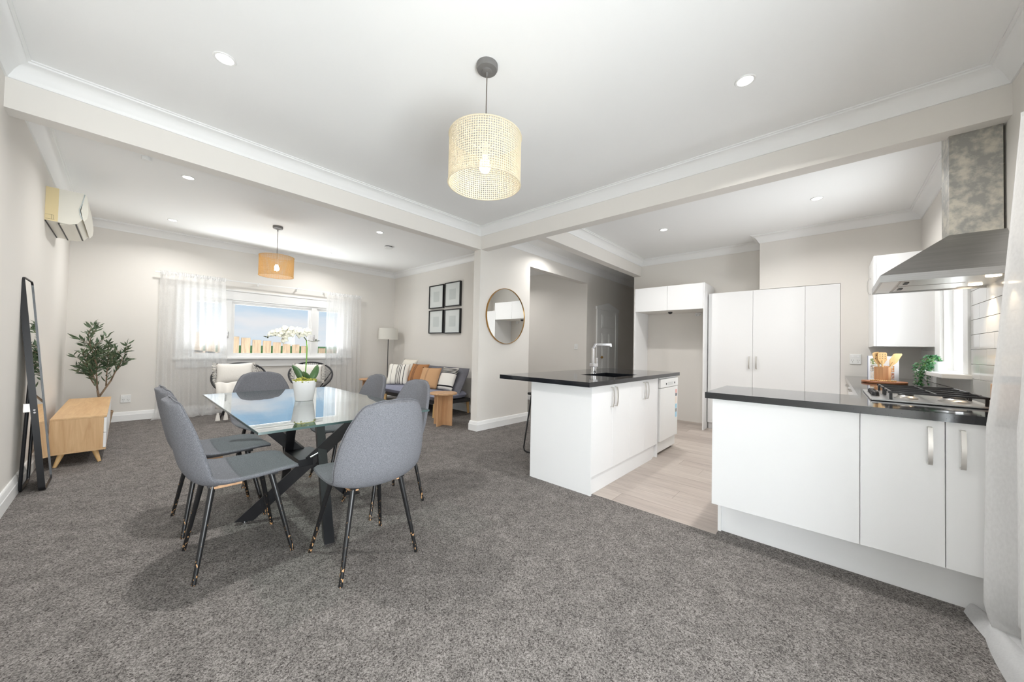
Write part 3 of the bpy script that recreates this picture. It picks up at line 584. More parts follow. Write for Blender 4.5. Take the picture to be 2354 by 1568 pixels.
L_ = [[b.b.verts.new(mp3(y, l, d)) for y, l in P_] for P_, d in ((o1, 0), (o1, -.034), (i1, -.034), (i1, 0))]
for k in range(4): b.skin(L_[k], L_[(k+1) % 4])
ob('frame', b, M['black'], fm, 40)
b = B(); g0 = [b.b.verts.new(mp3(y, l, -.006)) for y, l in i1]; g1 = [b.b.verts.new(mp3(y, l, -.010)) for y, l in i1]; b.skin(g0, g1); b.b.faces.new(g0); b.b.faces.new(g1[::-1])
ob('glass', b, M['mirror'], fm)
hy = .80; hb_, ht = Vector((-.487, 0, .012)), mp3(0, .82, -.03)
b = B(); b.tube([(ht.x, my0+.05, ht.z), (-.487, my0+.05, .045), (-.487, my0+.065, .02), (-.487, my0+.085, .011), (-.487, my1-.015, .011), (-.487, my1+.01, .02), (-.487, my1+.02, .045), (ht.x, my1-.05, ht.z)], .010, 10)
ob('easel_stand', b, M['black'], fm, 40)
ob('bracket', B().box((-.487, my0+.012, .60), (-.45, my0+.016, .665), .002), M['nickel'], fm)
for l in (.60, .62): p = mp3(my0, l, -.015); ob('screw', B().cyl((p.x, my0-.003, p.z), (p.x, my0+.002, p.z), .006, n=10), M['chrome'], fm)
# ================================================================ OAK CABINET
cx0, cx1, cy0, cy1, cz0, cz1 = -.42, -.088, 5.09, 6.72, .115, .437
tv = thing('media_cabinet', 'low oak cabinet with white drawer fronts and splayed legs', 'cabinet', ((cx0+cx1)/2, (cy0+cy1)/2, 0))
ob('top', B().box((cx0, cy0, cz1-.016), (cx1, cy1, cz1), .002), M['oaky'], tv); ob('bottom', B().box((cx0, cy0, cz0), (cx1, cy1, cz0+.016), .002), M['oaky'], tv)
for y in (cy0, cy1-.016): ob('side_panel', B().box((cx0, y, cz0+.016), (cx1-.018, y+.016, cz1-.016)), M['oak'], tv)
ob('back', B().box((cx0, cy0+.016, cz0+.016), (cx0+.008, cy1-.016, cz1-.016)), M['oak'], tv)
for k in range(3):
    ya = cy0+.005+k*(cy1-cy0-.01)/3; yb = ya+(cy1-cy0-.01)/3-.004
    for za, zb in ((cz0+.02, (cz0+cz1)/2-.002), ((cz0+cz1)/2+.002, cz1-.02)): ob('drawer', B().box((cx1-.018, ya, za), (cx1, yb, zb), .002), M['cab'], tv)
for sx in (0, 1):
    for sy in (0, 1):
        x_ = cx0+.07 if sx == 0 else cx1-.07; y_ = cy0+.07 if sy == 0 else cy1-.07; dx = -.035 if sx == 0 else .035; dy = -.035 if sy == 0 else .035
        ob('leg', B().cyl((x_, y_, cz0), (x_+dx, y_+dy, 0), .021, .012, 16), M['bamboo'], tv, 40)
# ================================================================ OLIVE TREE
px_, py_ = -.19, 6.97
ot = thing('olive_tree', 'artificial olive tree in a woven basket behind the oak cabinet', 'potted plant', (px_, py_, 0))
ob('basket', B().lathe([(.085, 0), (.095, .02), (.115, .16), (.125, .22), (.119, .225), (.11, .2), (.001, .19)], (px_, py_, 0), 28), M['basket'], ot, 50)
rv = random.Random(11); tr_ = B(); lfb = B()
def olive_leaf(p, d, s):
    d = d.normalized(); sd = d.cross(Vector((rv.uniform(-1, 1), rv.uniform(-1, 1), rv.uniform(-1, 1)))).normalized(); nn = sd.cross(d)
    rows = []
    for f, w in ((0, .02), (.3, .85), (.65, .8), (1, .02)):
        c = p+d*s*f+nn*s*.08*math.sin(math.pi*f); rows.append((lfb.b.verts.new(c-sd*w*s*.13), lfb.b.verts.new(c+sd*w*s*.13)))
    for i in range(3): lfb.b.faces.new((rows[i][0], rows[i+1][0], rows[i+1][1], rows[i][1]))
def twig(p0, p1, r, dens, bend):
    pts = [p0+(p1-p0)*f+bend*math.sin(math.pi*f) for f in (0, .25, .5, .75, 1)]
    tr_.tube(pts, [r, r*.85, r*.7, r*.5, r*.25], 6)
    L = (p1-p0).length; n = int(L*dens)
    for i in range(n):
        f = .12+.88*i/max(1, n-1); p = p0+(p1-p0)*f+bend*math.sin(math.pi*f); d = (p1-p0).normalized()*.7+Vector((rv.uniform(-1, 1), rv.uniform(-1, 1), rv.uniform(-.4, .7)))
        olive_leaf(p, d, rv.uniform(.06, .10))
    return pts
base = Vector((px_, py_, .19)); fork = Vector((px_-.02, py_, .50))
tr_.tube([base, base+Vector((.01, 0, .12)), fork], [.014, .012, .011], 8)
tr_.tube([base+Vector((.02, 0, 0)), Vector((px_-.01, py_+.01, .40)), Vector((px_+.09, py_-.01, .62))], [.013, .011, .009], 8)
mains = [((px_-.02, py_, .50), (px_-.05, py_+.02, 1.0)), ((px_-.02, py_, .5), (px_-.15, py_-.03, .95)), ((px_+.09, py_-.01, .62), (px_+.2, py_-.05, .94)), ((px_+.05, py_, .55), (px_+.06, py_+.05, .98)), ((px_-.04, py_, .56), (px_-.14, py_+.06, .80)), ((px_-.03, py_, .8), (px_-.12, py_-.02, 1.2))]
for a, c in mains:
    a, c = Vector(a), Vector(c); twig(a, c, .008, 40, Vector((rv.uniform(-.02, .02), 0, .0)))
    for q in range(7):
        f = .35+.65*q/6; p = a+(c-a)*f; L = rv.uniform(.12, .22)
        e = p+Vector((rv.uniform(-.8, .9), rv.uniform(-.7, .7), rv.uniform(.1, 1.0))).normalized()*L
        e.x = min(max(e.x, -.41), .03); e.y = min(e.y, 7.28); twig(p, e, .0035, 85, Vector((0, 0, .01)))
ob('trunk', tr_, M['bark'], ot, 179); f_ = ob('foliage', lfb, M['leaf'], ot); f_['kind'] = 'stuff'
# ================================================================ CURTAINS
def curtain(name, label, x0, x1, y, z1, folds, m, pool=.10, amp=.025, seed=1, flare=None):
    r = random.Random(seed); ph = [r.uniform(0, 6.28) for _ in range(6)]; nu, nv = folds*14, 46
    def f(u, v):
        z = z1*(1-v); a = amp*(.35+.65*min(1, v*1.6)); s = u*folds*2*math.pi
        wob = math.sin(s+ph[0]+.6*math.sin(v*3+ph[1]+u*4))*a+math.sin(s*.37+ph[2]+v)*a*.7
        x = x0+(x1-x0)*u; yy = y+wob
        if flare: dx, dy = flare(u, v); x += dx; yy += dy
        if v > .94: k = min(1, (v-.94)/.06); yy -= pool*k*(1+.6*math.sin(s*.5+ph[3])); x += .05*k*math.sin(s*.31+ph[4]); z = max(z1*.06*(1-k)**1.5, .004+.012*(1+math.sin(s+ph[5]))*(1-k*.6))
        return (x, yy, z)
    t = thing(name, label, 'curtain', ((x0+x1)/2, y, 0), 'sheer white curtains')
    b = B(); b.grid(f, nu, nv); o = ob('sheer_panel', b, m, t, 179)
    b = B(); b.grid(lambda u, v: (x0+(x1-x0)*u, y-.004+math.sin(u*folds*6*math.pi+ph[1])*.010+.004*math.sin(u*97), z1-.03+.06*v), folds*24, 3); ob('gathered_heading', b, M['sheer2'], t, 179)
    return t
curtain('sheer_curtain', 'sheer white curtain at the left of the living room window', .33, 1.09, YW-.135, 2.165, 9, M['sheer'], .08, .032, 2, lambda u, v: (.08*v*u, 0))
curtain('sheer_curtain', 'sheer white curtain at the right of the living room window', 2.64, 3.32, YW-.135, 2.15, 7, M['sheer'], .06, .032, 5)
rail = thing('curtain_rail', 'thin white curtain rail above the living room window', 'curtain rail', (1.82, YW-.08, 2.17))
ob('rod', B().box((.275, YW-.108, 2.160), (3.362, YW-.094, 2.180), .003), M['white_plastic'], rail)
for x in (.36, .95, 1.55, 2.15, 2.62, 3.22): ob('bracket', B().box((x-.012, YW-.1, 2.178), (x+.012, YW, 2.190)).box((x-.014, YW-.012, 2.14), (x+.014, YW, 2.19)), M['white_plastic'], rail)
def fl(u, v):
    return (-.33*min(v, .56)*u**2, .18*u*min(v, .6))
nc_ = curtain('sheer_curtain', 'sheer white curtain at the right edge of the picture pooling on the carpet', 1.35, 2.62, YR+.125, 2.20, 8, M['sheer2'], .12, .032, 9, fl)
# spilled folds on the carpet
b = B()
def spill(c, L, wd, ang, hgt, seed):
    r = random.Random(seed); d = Vector((math.cos(ang), math.sin(ang), 0)); s_ = Vector((-d.y, d.x, 0))
    b.grid(lambda u, v: Vector(c)+d*L*u*(1-.12*abs(v-.5))+s_*wd*(v-.5)*(1-.55*u**2)+Vector((0, 0, .004+hgt*(1-.4*u)*math.sin(math.pi*(.04+.92*v))**.8*(1+.15*math.sin(5*v+seed)))), 14, 12)
spill((2.16, -.59, 0), .46, .15, .27, .07, 1); spill((2.0, -.55, 0), .46, .17, .10, .08, 4)
ob('pooled_hem', b, M['sheer2'], nc_, 179)
rl2 = thing('curtain_rail', 'white curtain rail at the top right edge of the picture', 'curtain rail', (1.5, YR+.1, 2.2)); ob('rod', B().box((-.1, YR+.09, 2.205), (2.68, YR+.105, 2.225), .003), M['white_plastic'], rl2)
for x in (0.0, 1.3, 2.6): ob('bracket', B().box((x-.012, YR, 2.21), (x+.012, YR+.092, 2.222)), M['white_plastic'], rl2)
# ================================================================ PILLOWS
def pillow(b, M4, w, h, th_, n=16, pinch=.06):
    M4 = Matrix(M4)
    for sgn in (1, -1):
        def f(u, v):
            a, c = 2*u-1, 2*v-1; e = (max(0, 1-abs(a)**2.6)*max(0, 1-abs(c)**2.6))**.6
            x = a*w/2*(1-pinch*(1-abs(c)**2)*abs(a)**3*1.0); y = c*h/2*(1-pinch*(1-abs(a)**2)*abs(c)**3)
            return M4 @ Vector((x, y, sgn*th_/2*e))
        b.grid(f, n, n)
    bmesh.ops.remove_doubles(b.b, verts=b.b.verts, dist=.0008)
def frame_m(c, xdir, ydir):
    x = Vector(xdir).normalized(); z = x.cross(Vector(ydir)).normalized(); y = z.cross(x); m = Matrix((x, y, z)).transposed().to_4x4(); m.translation = Vector(c); return m
def stripes(name, base, ink, axis, bands, wob=.0):
    """flat woven stripes, coordinates in metres of the object's own space"""
    m = mat(name, base, .95, spec=.1, bump=(120, .3, .002)); t = m.node_tree; p = t.nodes['Principled BSDF']
    c = N(t, 'ShaderNodeTexCoord'); s = N(t, 'ShaderNodeSeparateXYZ'); t.links.new(c.outputs['Object'], s.inputs[0]); prev = None
    for ctr, hw in bands:
        d = N(t, 'ShaderNodeMath', operation='SUBTRACT'); d.inputs[1].default_value = ctr; t.links.new(s.outputs[axis], d.inputs[0])
        a = N(t, 'ShaderNodeMath', operation='ABSOLUTE'); t.links.new(d.outputs[0], a.inputs[0])
        l = N(t, 'ShaderNodeMath', operation='LESS_THAN'); l.inputs[1].default_value = hw; t.links.new(a.outputs[0], l.inputs[0])
        if prev is None: prev = l
        else: q = N(t, 'ShaderNodeMath', operation='MAXIMUM'); t.links.new(prev.outputs[0], q.inputs[0]); t.links.new(l.outputs[0], q.inputs[1]); prev = q
    x = N(t, 'ShaderNodeMix', data_type='RGBA'); x.inputs[6].default_value = base; x.inputs[7].default_value = ink; t.links.new(prev.outputs[0], x.inputs[0]); t.links.new(x.outputs[2], p.inputs['Base Color']); return m
def cushion(label, c, xd, yd, w, h, th_, m, parts=()):
    """mesh in its own axes so woven stripes follow the cushion"""
    b = B(); pillow(b, Matrix.Identity(4), w, h, th_); o = ob('cushion', b, m, None, 179); o.matrix_world = frame_m(c, xd, yd); tag(o, label, 'cushion', 'cushions')
    return o
# ================================================================ SOFA
sy0, sy1 = 4.62, 6.45; sx0 = 3.34
so = thing('sofa', 'slate grey tufted click-back sofa below the four frames', 'sofa', (3.75, (sy0+sy1)/2, 0))
def cush(b, M4, w, h, t_, nw, nh):
    def f(u, v, s):
        a, c = 2*u-1, 2*v-1; e = (max(0, 1-abs(a)**14)*max(0, 1-abs(c)**10))**.5; q = .012*(abs(math.sin(math.pi*nw*u))**.35+abs(math.sin(math.pi*nh*v))**.35-2)
        return Matrix(M4) @ Vector((a*w/2, c*h/2, s*(t_/2*e+q*e)))
    for s in (1, -1): b.grid(lambda u, v: f(u, v, s), nw*8+1, nh*8+1)
    bmesh.ops.remove_doubles(b.b, verts=b.b.verts, dist=.0008)
b = B(); cush(b, frame_m((3.66, (sy0+sy1)/2, .345), (0, 1, 0), (1, 0, 0)), sy1-sy0, .68, .15, 6, 2); ob('seat', b, M['sofa2'], so, 60)
bk = Vector((.235, 0, .46)).normalized(); b = B(); cush(b, frame_m((3.905, (sy0+sy1)/2, .56), (0, 1, 0), bk), sy1-sy0, .50, .14, 6, 2); ob('backrest', b, M['sofa'], so, 60)
ob('base_frame', B().box((3.42, sy0+.06, .205), (4.1, sy1-.06, .265)), M['black'], so)
for x in (3.40, 4.09):
    for y in (sy0+.12, sy1-.12): ob('leg', B().cyl((x, y, .225), (x+(.02 if x > 3.8 else -.02), y, 0), .026, .018, 14), M['bamboo'], so, 40)
k_ = srgb(30, 30, 34)
cushion('cream textured cushion at the back corner of the sofa', (3.835, 6.30, .69), (.12, -1, 0), (.45, 0, .9), .44, .44, .13, M['cream'])
cushion('white cushion with black dashed check stripes on the sofa', (3.55, 6.15, .61), (.62, -.78, 0), (.30, .24, .92), .42, .42, .12, stripes('check_weave', srgb(236, 232, 224), k_, 'X', [(-.02, .005), (.0, .004), (.03, .006), (.06, .006), (-.12, .003), (.12, .006)]))
cushion('rust brown cushion with dark stripes on the sofa', (3.775, 5.83, .63), (.2, -.97, 0), (.42, 0, .9), .44, .40, .13, stripes('rust_weave', srgb(178, 128, 88), srgb(96, 72, 58), 'X', [(-.06, .006), (-.085, .006), (-.035, .006)]))
cushion('tan linen cushion leaning near the right end of the sofa', (3.61, 5.21, .60), (.35, -.93, 0), (.42, .1, .9), .40, .40, .13, stripes('tan_weave', srgb(198, 158, 120), srgb(150, 116, 90), 'X', [(-.05, .003), (-.04, .002), (-.03, .002)]))
cushion('white cushion with black top stripes at the right end of the sofa', (3.76, 4.90, .60), (.15, -.98, 0), (.42, 0, .9), .38, .42, .12, stripes('banded_weave', srgb(232, 228, 222), k_, 'Y', [(.17, .008), (.145, .008), (.12, .008), (.095, .008), (-.14, .012)]))
# ================================================================ ACAPULCO CHAIRS
def ring_pt(a, ex=0):
    c, s = math.cos(a), math.sin(a); w = .335*(1 + .10*s)
    return Vector((w*c, .30*s, .60+.215*s))     # s=+1 back-top, s=-1 front
def aca(loc, rz, label):
    t = thing('string_chair', label, 'armchair', (0, 0, 0), 'black string lounge chairs')
    n = 64; pts = [ring_pt(2*math.pi*i/n) for i in range(n)]
    ob('rim', B().tube(pts, .014, 10, True), M['black'], t, 179)
    hub = Vector((0, .03, .31)); hp = [hub+Vector((.10*math.cos(2*math.pi*i/32), .07*math.sin(2*math.pi*i/32), .02*math.sin(2*math.pi*i/32))) for i in range(32)]
    ob('hub_ring', B().tube(hp, .009, 8, True), M['black'], t, 179)
    b = B(); nc = 72
    for i in range(nc):
        a = 2*math.pi*i/nc; p = ring_pt(a); q = hub+Vector((.10*math.cos(a), .07*math.sin(a), .02*math.sin(a))); md_ = p*.45+q*.55+Vector((0, .0, -.045))
        b.tube([p, md_, q], .0028, 5)
    ob('cords', b, M['black'], t, 179)
    for sx in (-1, 1):
        for sy in (-1, 1):
            lg = ob('leg', B().tube([(sx*.10, .03+sy*.06, .31), (sx*.2, .02+sy*.2, .02)], .010, 10), M['black'], t, 40)
            ob('foot', B().cyl((sx*.2, .02+sy*.2, 0), (sx*.2, .02+sy*.2, .025), .016, .013, 10), M['black'], lg)
    ob('arm_strut', B().tube([(-.10, .03, .31), tuple(ring_pt(math.pi*.92))], .008, 8).tube([(.10, .03, .31), tuple(ring_pt(math.pi*.08))], .008, 8).tube([(-.06, .08, .31), tuple(ring_pt(math.pi*.62))], .008, 8).tube([(.06, .08, .31), tuple(ring_pt(math.pi*.38))], .008, 8), M['black'], t, 179)
    t.location = loc; t.rotation_euler = (0, 0, rz); return t
aca((1.22, 6.82, 0), math.radians(-14), 'black string lounge chair under the left half of the window'); aca((2.235, 6.80, 0), math.radians(-16), 'black string lounge chair under the right half of the window behind the orchid')
def fringed(label, c, xd, yd, w, h):
    o = cushion(label, c, xd, yd, w, h, .15, M['white_cloth']); rv = random.Random(int(c[0]*100)); b = B()
    for sx in (-1, 1):
        for i in range(26):
            y = -h/2+h*i/25; L = rv.uniform(.025, .05)
            b.tube([(sx*w/2*.97, y, 0), (sx*(w/2+L*.6), y+rv.uniform(-.01, .01), rv.uniform(-.01, .012)), (sx*(w/2+L), y+rv.uniform(-.015, .015), -.012)], .0045, 5)
    ob('fringe', b, M['white_cloth'], o, 179, True); return o
fringed('white fringed cushion on the left string chair', (1.17, 6.86, .66), (1, -.18, .02), (.1, .36, .9), .46, .36)
fringed('white fringed cushion on the right string chair', (2.20, 6.84, .635), (.97, -.26, -.05), (.1, .36, .9), .44, .34)
th = thing('throw_blanket', 'white throw with a tassel hanging off the left string chair', 'blanket', (1.05, 6.55, 0))
b = B(); b.grid(lambda u, v: (.90+.28*u, 6.60-.13*math.sin(v*2.2)-.03*math.sin(u*9), .56-.36*v**1.3+.01*math.sin(u*9+v*3)), 16, 16); bl_ = ob('cloth', b, M['white_cloth'], th, 179); bl_.modifiers.new('thickness', 'SOLIDIFY').thickness = .012
for x in (.93, 1.02, 1.12): ob('tassel', B().lathe([(.006, .16), (.016, .15), (.014, .135), (.02, .12), (.03, .05), (.001, .05)], (x, 6.485, -.02), 10), M['white_cloth'], th, 60)
# ================================================================ SIDE TABLES
def side_table(x, y, rz, label):
    t = thing('side_table', label, 'side table', (0, 0, 0), 'round wooden side tables'); R, h = .20, .475
    ob('table_top', B().lathe([(R-.006, h-.024), (R, h-.018), (R, h-.005), (R-.005, h), (.001, h)], (0, 0, 0), 48), M['ash'], t, 30)
    ob('base_panel', B().box((-.155, -.009, 0), (.155, .009, h-.024)), M['ash'], t)
    for s in (-1, 1): ob('base_panel', B().box((-.009, s*.0095 if s > 0 else -.155, 0), (.009, .155 if s > 0 else -.0095, h-.024)), M['ash'], t)
    b = B()
    for s in (-1, 1):
        for k in (.05, .10): b.box((s*k-.0006, -.0097, .0), (s*k+.0006, .0097, h-.024))
    ob('groove', b, mat('groove', srgb(150, 110, 78), .8), t)
    t.location = (x, y, 0); t.rotation_euler = (0, 0, rz)
side_table(3.20, 4.25, .35, 'round wooden side table with cross base in front of the sofa'); side_table(3.36, 6.92, .2, 'round wooden side table beside the right window curtain')
# ================================================================ FLOOR LAMP
lx, ly = 3.86, 7.14; fl_ = thing('floor_lamp', 'floor lamp with a white drum shade and thin black pole in the corner', 'floor lamp', (lx, ly, 0))
ob('base', B().lathe([(.14, 0), (.14, .012), (.13, .018), (.012, .022)], (lx, ly, 0), 32), M['black'], fl_, 40); ob('pole', B().cyl((lx, ly, .018), (lx, ly, 1.46), .008, n=12), M['black'], fl_, 40)
b = B(); b.lathe([(.205, 1.285), (.2, 1.525), (.197, 1.525), (.202, 1.285)], (lx, ly, 0), 40, True); ob('shade', b, M['lampshade'], fl_, 40)
ob('spider', B().tube([(lx-.198, ly, 1.46), (lx+.198, ly, 1.46)], .003, 6).tube([(lx, ly-.198, 1.46), (lx, ly+.198, 1.46)], .003, 6), M['chrome'], fl_, 179)
# ================================================================ FRAMES
for k, (ya, yb, za, zb, lb) in enumerate([(5.56, 6.03, 1.905, 2.365, 'black picture frame at the upper left of the group of four'), (5.05, 5.52, 1.915, 2.375, 'black picture frame at the upper right of the group of four'),
                                          (5.555, 6.02, 1.41, 1.87, 'black picture frame at the lower left of the group of four'), (5.04, 5.51, 1.405, 1.865, 'black picture frame at the lower right of the group of four')]):
    t = thing('picture_frame', lb, 'picture frame', (XS, (ya+yb)/2, (za+zb)/2), 'four black frames above the sofa'); d = .045
    ob('frame', B().box((XS-d, ya, za), (XS-.001, ya+.018, zb)).box((XS-d, yb-.018, za), (XS-.001, yb, zb)).box((XS-d, ya+.018, za), (XS-.001, yb-.018, za+.018)).box((XS-d, ya+.018, zb-.018), (XS-.001, yb-.018, zb)), M['black'], t)
    mt = ob('mat_board', B().box((XS-.03, ya+.018, za+.018), (XS-.024, yb-.018, zb-.018)), M['paper'], t)
    ob('print', B().box((XS-.0312, ya+.14, za+.13), (XS-.0298, yb-.14, zb-.13)), M['print'], mt); ob('glazing', B().box((XS-.037, ya+.018, za+.018), (XS-.035, yb-.018, zb-.018)), M['glass'], t)
# ================================================================ ROUND MIRROR
rm = thing('round_mirror', 'round mirror in a thin brass frame on the off-white wall', 'mirror', (3.83, YB, 1.625)); R = .415
b = B(); b.cyl((3.83, YB-.016, 1.625), (3.83, YB-.012, 1.625), R-.004, n=72); ob('glass', b, M['mirror'], rm)
b = B(); rings = [b.ring((3.83, yy, 1.625), Vector((1, 0, 0)), Vector((0, 0, 1)), rr, rr, 72) for rr, yy in ((R, YB-.024), (R, YB), (R-.008, YB), (R-.008, YB-.024))]
for k in range(4): b.skin(rings[k], rings[(k+1) % 4])
ob('frame', b, M['brass'], rm, 40)
# ================================================================ KITCHEN
def handle(name, c, nrm, parent, L=.16, vert=True, out=.028):
    c = Vector(c); nv = Vector(nrm); a = Vector((0, 0, 1)) if vert else Vector((abs(nv.y), abs(nv.x), 0))
    pts = [c-a*L/2, c-a*L/2+nv*out*.75, c-a*L*.30+nv*out, c+nv*(out*1.12), c+a*L*.30+nv*out, c+a*L/2+nv*out*.75, c+a*L/2]
    b = B(); s = a.cross(nv).normalized(); prev = None; bm = b.b; rows = []
    for i, p in enumerate(pts):
        tg = (pts[min(i+1, 6)]-pts[max(i-1, 0)]).normalized(); q = s.cross(tg)
        rows.append([bm.verts.new(p+s*.0075+q*.0035), bm.verts.new(p-s*.0075+q*.0035), bm.verts.new(p-s*.0075-q*.0035), bm.verts.new(p+s*.0075-q*.0035)])
    for i in range(6): b.skin(rows[i], rows[i+1])
    bm.faces.new(rows[0][::-1]); bm.faces.new(rows[-1])
    return ob(name, b, M['nickel'], parent, 40)
# island
IX0, IX1, IY0, IY1 = 2.515, 3.935, 1.404, 2.0
isl = thing('island_cabinet', 'white kitchen island cabinet with four bow-handled doors', 'cabinet', ((IX0+IX1)/2, (IY0+IY1)/2, 0))
ob('end_panel', B().box((IX0-.018, IY0-.002, 0), (IX0, IY1+.016, .862)), M['cab'], isl); ob('end_panel', B().box((IX1-.018, IY0-.002, 0), (IX1, IY1, .862)), M['cab'], isl)
ob('body', B().box((IX0, IY0+.02, .14), (IX1-.018, IY1, .16)).box((IX0, IY1-.016, 0), (IX1-.018, IY1, .862)).box((IX0, IY0+.02, .845), (IX1-.018, IY0+.1, .862)), M['cabin'], isl)
ob('toe_kick', B().box((IX0, IY0+.012, 0), (IX1-.11, IY0+.028, .138)).box((IX1-.11, IY0+.028, 0), (IX1-.018, IY0+.06, .138)), M['kick'], isl)
dw = (IX1-.018-IX0)/4
for k in range(4):
    xa = IX0+k*dw+.0015; xb = IX0+(k+1)*dw-.0015
    d = ob('door', B().box((xa, IY0, .142), (xb, IY0+.018, .858), .0015, 1), M['cab'], isl)
    hx = xb-.035 if k % 2 == 0 else xa+.035; handle('handle', (hx, IY0, .75), (0, -1, 0), d, .165)
ct = thing('island_benchtop', 'polished black stone benchtop of the kitchen island with sink cutout', 'benchtop', (3.5, 1.85, .862))
CX0, CX1, CY0, CY1 = 2.405, 4.575, 1.372, 2.33; KX = (3.08, 3.62, 1.50, 1.86)
b = B(); z0, z1 = .862, .90
b.box((CX0, CY0, z0), (KX[0], CY1, z1)); b.box((KX[1], CY0, z0), (CX1, CY1, z1)); b.box((KX[0], CY0, z0), (KX[1], KX[2], z1)); b.box((KX[0], KX[3], z0), (KX[1], CY1, z1))
bmesh.ops.remove_doubles(b.b, verts=b.b.verts, dist=.0005)
ob('slab', b, M['stone'], ct)
sk = thing('kitchen_sink', 'black undermount sink set into the island benchtop', 'sink', ((KX[0]+KX[1])/2, (KX[2]+KX[3])/2, .70))
ob('basin', B().box((KX[0]-.01, KX[2]-.01, .70), (KX[1]+.01, KX[3]+.01, .708)).box((KX[0]-.01, KX[2]-.01, .70), (KX[0], KX[3]+.01, .861)).box((KX[1], KX[2]-.01, .70), (KX[1]+.01, KX[3]+.01, .861)).box((KX[0], KX[2]-.01, .70), (KX[1], KX[2], .861)).box((KX[0], KX[3], .70), (KX[1], KX[3]+.01, .861)), M['sink'], sk)
ob('drain', B().lathe([(.035, .708), (.035, .711), (.02, .711), (.001, .709)], (3.35, 1.68, 0), 20), M['chrome'], sk, 40)
tx, ty = 3.44, 1.915; tap = thing('mixer_tap', 'square chrome mixer tap on the island benchtop', 'tap', (tx, ty, .9))
ob('base', B().cyl((tx, ty, .9), (tx, ty, .975), .026, n=20).cyl((tx, ty, .9), (tx, ty, .904), .034, n=24), M['chrome'], tap, 40)
ob('mixer_body', B().box((tx-.045, ty-.026, .965), (tx+.05, ty+.026, 1.005), .004), M['chrome'], tap)
ob('spout', B().box((tx-.03, ty-.012, 1.0), (tx-.002, ty+.012, 1.17), .004).obox((tx-.016, ty, 1.165), (tx+.02, ty-.012, 1.215), .024, .022, (0, 1, .3), .003).obox((tx+.012, ty-.01, 1.21), (tx+.20, ty-.10, 1.214), .018, .028, (0, 0, 1), .003), M['chrome'], tap)
ob('nozzle', B().cyl((tx+.195, ty-.098, 1.19), (tx+.195, ty-.098, 1.214), .012, n=14), M['chrome'], tap, 40); ob('lever', B().box((tx+.055, ty-.01, .985), (tx+.07, ty+.01, 1.065), .003), M['chrome'], tap)
# dishwasher
wx0, wx1, wy = 3.965, 4.545, 1.385
dwm = thing('dishwasher', 'white freestanding dishwasher under the end of the island benchtop', 'dishwasher', ((wx0+wx1)/2, 1.68, 0))
ob('body', B().box((wx0, wy+.03, .03), (wx1, 1.97, .845), .003), M['white_plastic'], dwm); ob('lid', B().box((wx0-.002, wy+.01, .845), (wx1+.002, 1.975, .86), .003), M['white_plastic'], dwm)
dd = ob('door', B().box((wx0, wy, .155), (wx1, wy+.028, .74), .005), M['white_plastic'], dwm); cp_ = ob('control_panel', B().box((wx0, wy-.004, .745), (wx1, wy+.028, .842), .005), M['white_plastic'], dwm)
ob('grip_recess', B().box((wx0+.22, wy-.006, .765), (wx0+.40, wy-.003, .80), .001), M['print'], cp_)
for x in (wx0+.16, wx0+.44): ob('button', B().box((x, wy-.007, .775), (x+.022, wy-.003, .795), .001), M['plastic_slot'], cp_)
ob('plinth', B().box((wx0, wy+.035, .03), (wx1, wy+.06, .15), .002), M['white_plastic'], dwm)
for x in (wx0+.04, wx1-.04):
    for y in (wy+.08, 1.92): ob('foot', B().cyl((x, y, 0), (x, y, .031), .018, n=12), M['plastic_slot'], dwm)
for za, zb, cc in ((.655, .70, srgb(238, 176, 170)), (.62, .652, srgb(110, 112, 118)), (.53, .615, srgb(244, 228, 214)), (.475, .525, srgb(160, 212, 232)), (.43, .47, srgb(140, 146, 152)), (.37, .428, srgb(160, 212, 236))):
    s_ = ob('energy_sticker', B().box((wx1-.085, wy-.0012, za), (wx1-.03, wy, zb)), mat('sticker', cc, .4), dd)
# peninsula
PX, PY1 = 2.505, .555; PT = 2.635; pz = .205
pen = thing('peninsula_cabinet', 'white peninsula cabinet with a plain back panel and two doors', 'cabinet', (2.8, -.1, 0))
ob('back_panel', B().box((PX, -.106, pz), (PX+.018, PY1, .862), .001, 1), M['cab'], pen)
for ya, yb, hy_ in ((-.381, -.1085, -.335), (-.72, -.3835, -.43)):
    d = ob('door', B().box((PX, ya, pz), (PX+.018, yb, .862), .0015, 1), M['cab'], pen); handle('handle', (PX, hy_, .745), (-1, 0, 0), d, .165)
ob('body', B().box((PX+.018, YR+.01, pz), (3.08, PY1, .862)), M['cab'], pen); ob('toe_kick', B().box((PT, YR+.01, 0), (PT+.016, PY1-.03, pz)).box((PT-.02, PY1-.03, 0), (3.06, PY1-.012, pz)), M['kick'], pen)
pb = thing('kitchen_benchtop', 'polished black stone L-shaped benchtop carrying the cooktop', 'benchtop', (3.4, -.2, .862))
b = B().prism([(2.48, .592), (3.11, .592), (3.11, -.125), (KP-.002, -.125), (KP-.002, YR+.002), (2.48, YR+.002)], 'z', .8625, .90); ob('slab', b, M['stone'], pb)
bc = thing('drawer_cabinet', 'white base cabinet along the tiled wall under the benchtop', 'cabinet', (4.5, -.4, 0))
ob('body', B().box((3.085, YR+.01, .15), (KP-.003, -.17, .862)), M['cab'], bc); ob('toe_kick', B().box((3.085, YR+.02, 0), (KP-.003, -.23, .15)), M['kick'], bc)
for k in range(4):
    xa = 3.12+k*.705; xb = xa+.702
    for za, zb in ((.155, .44), (.443, .70), (.703, .858)): d = ob('drawer', B().box((xa, -.17, za), (xb, -.152, zb), .0015, 1), M['cab'], bc); handle('handle', ((xa+xb)/2, -.152, (za+zb)/2+.02), (0, 1, 0), d, .165, False)
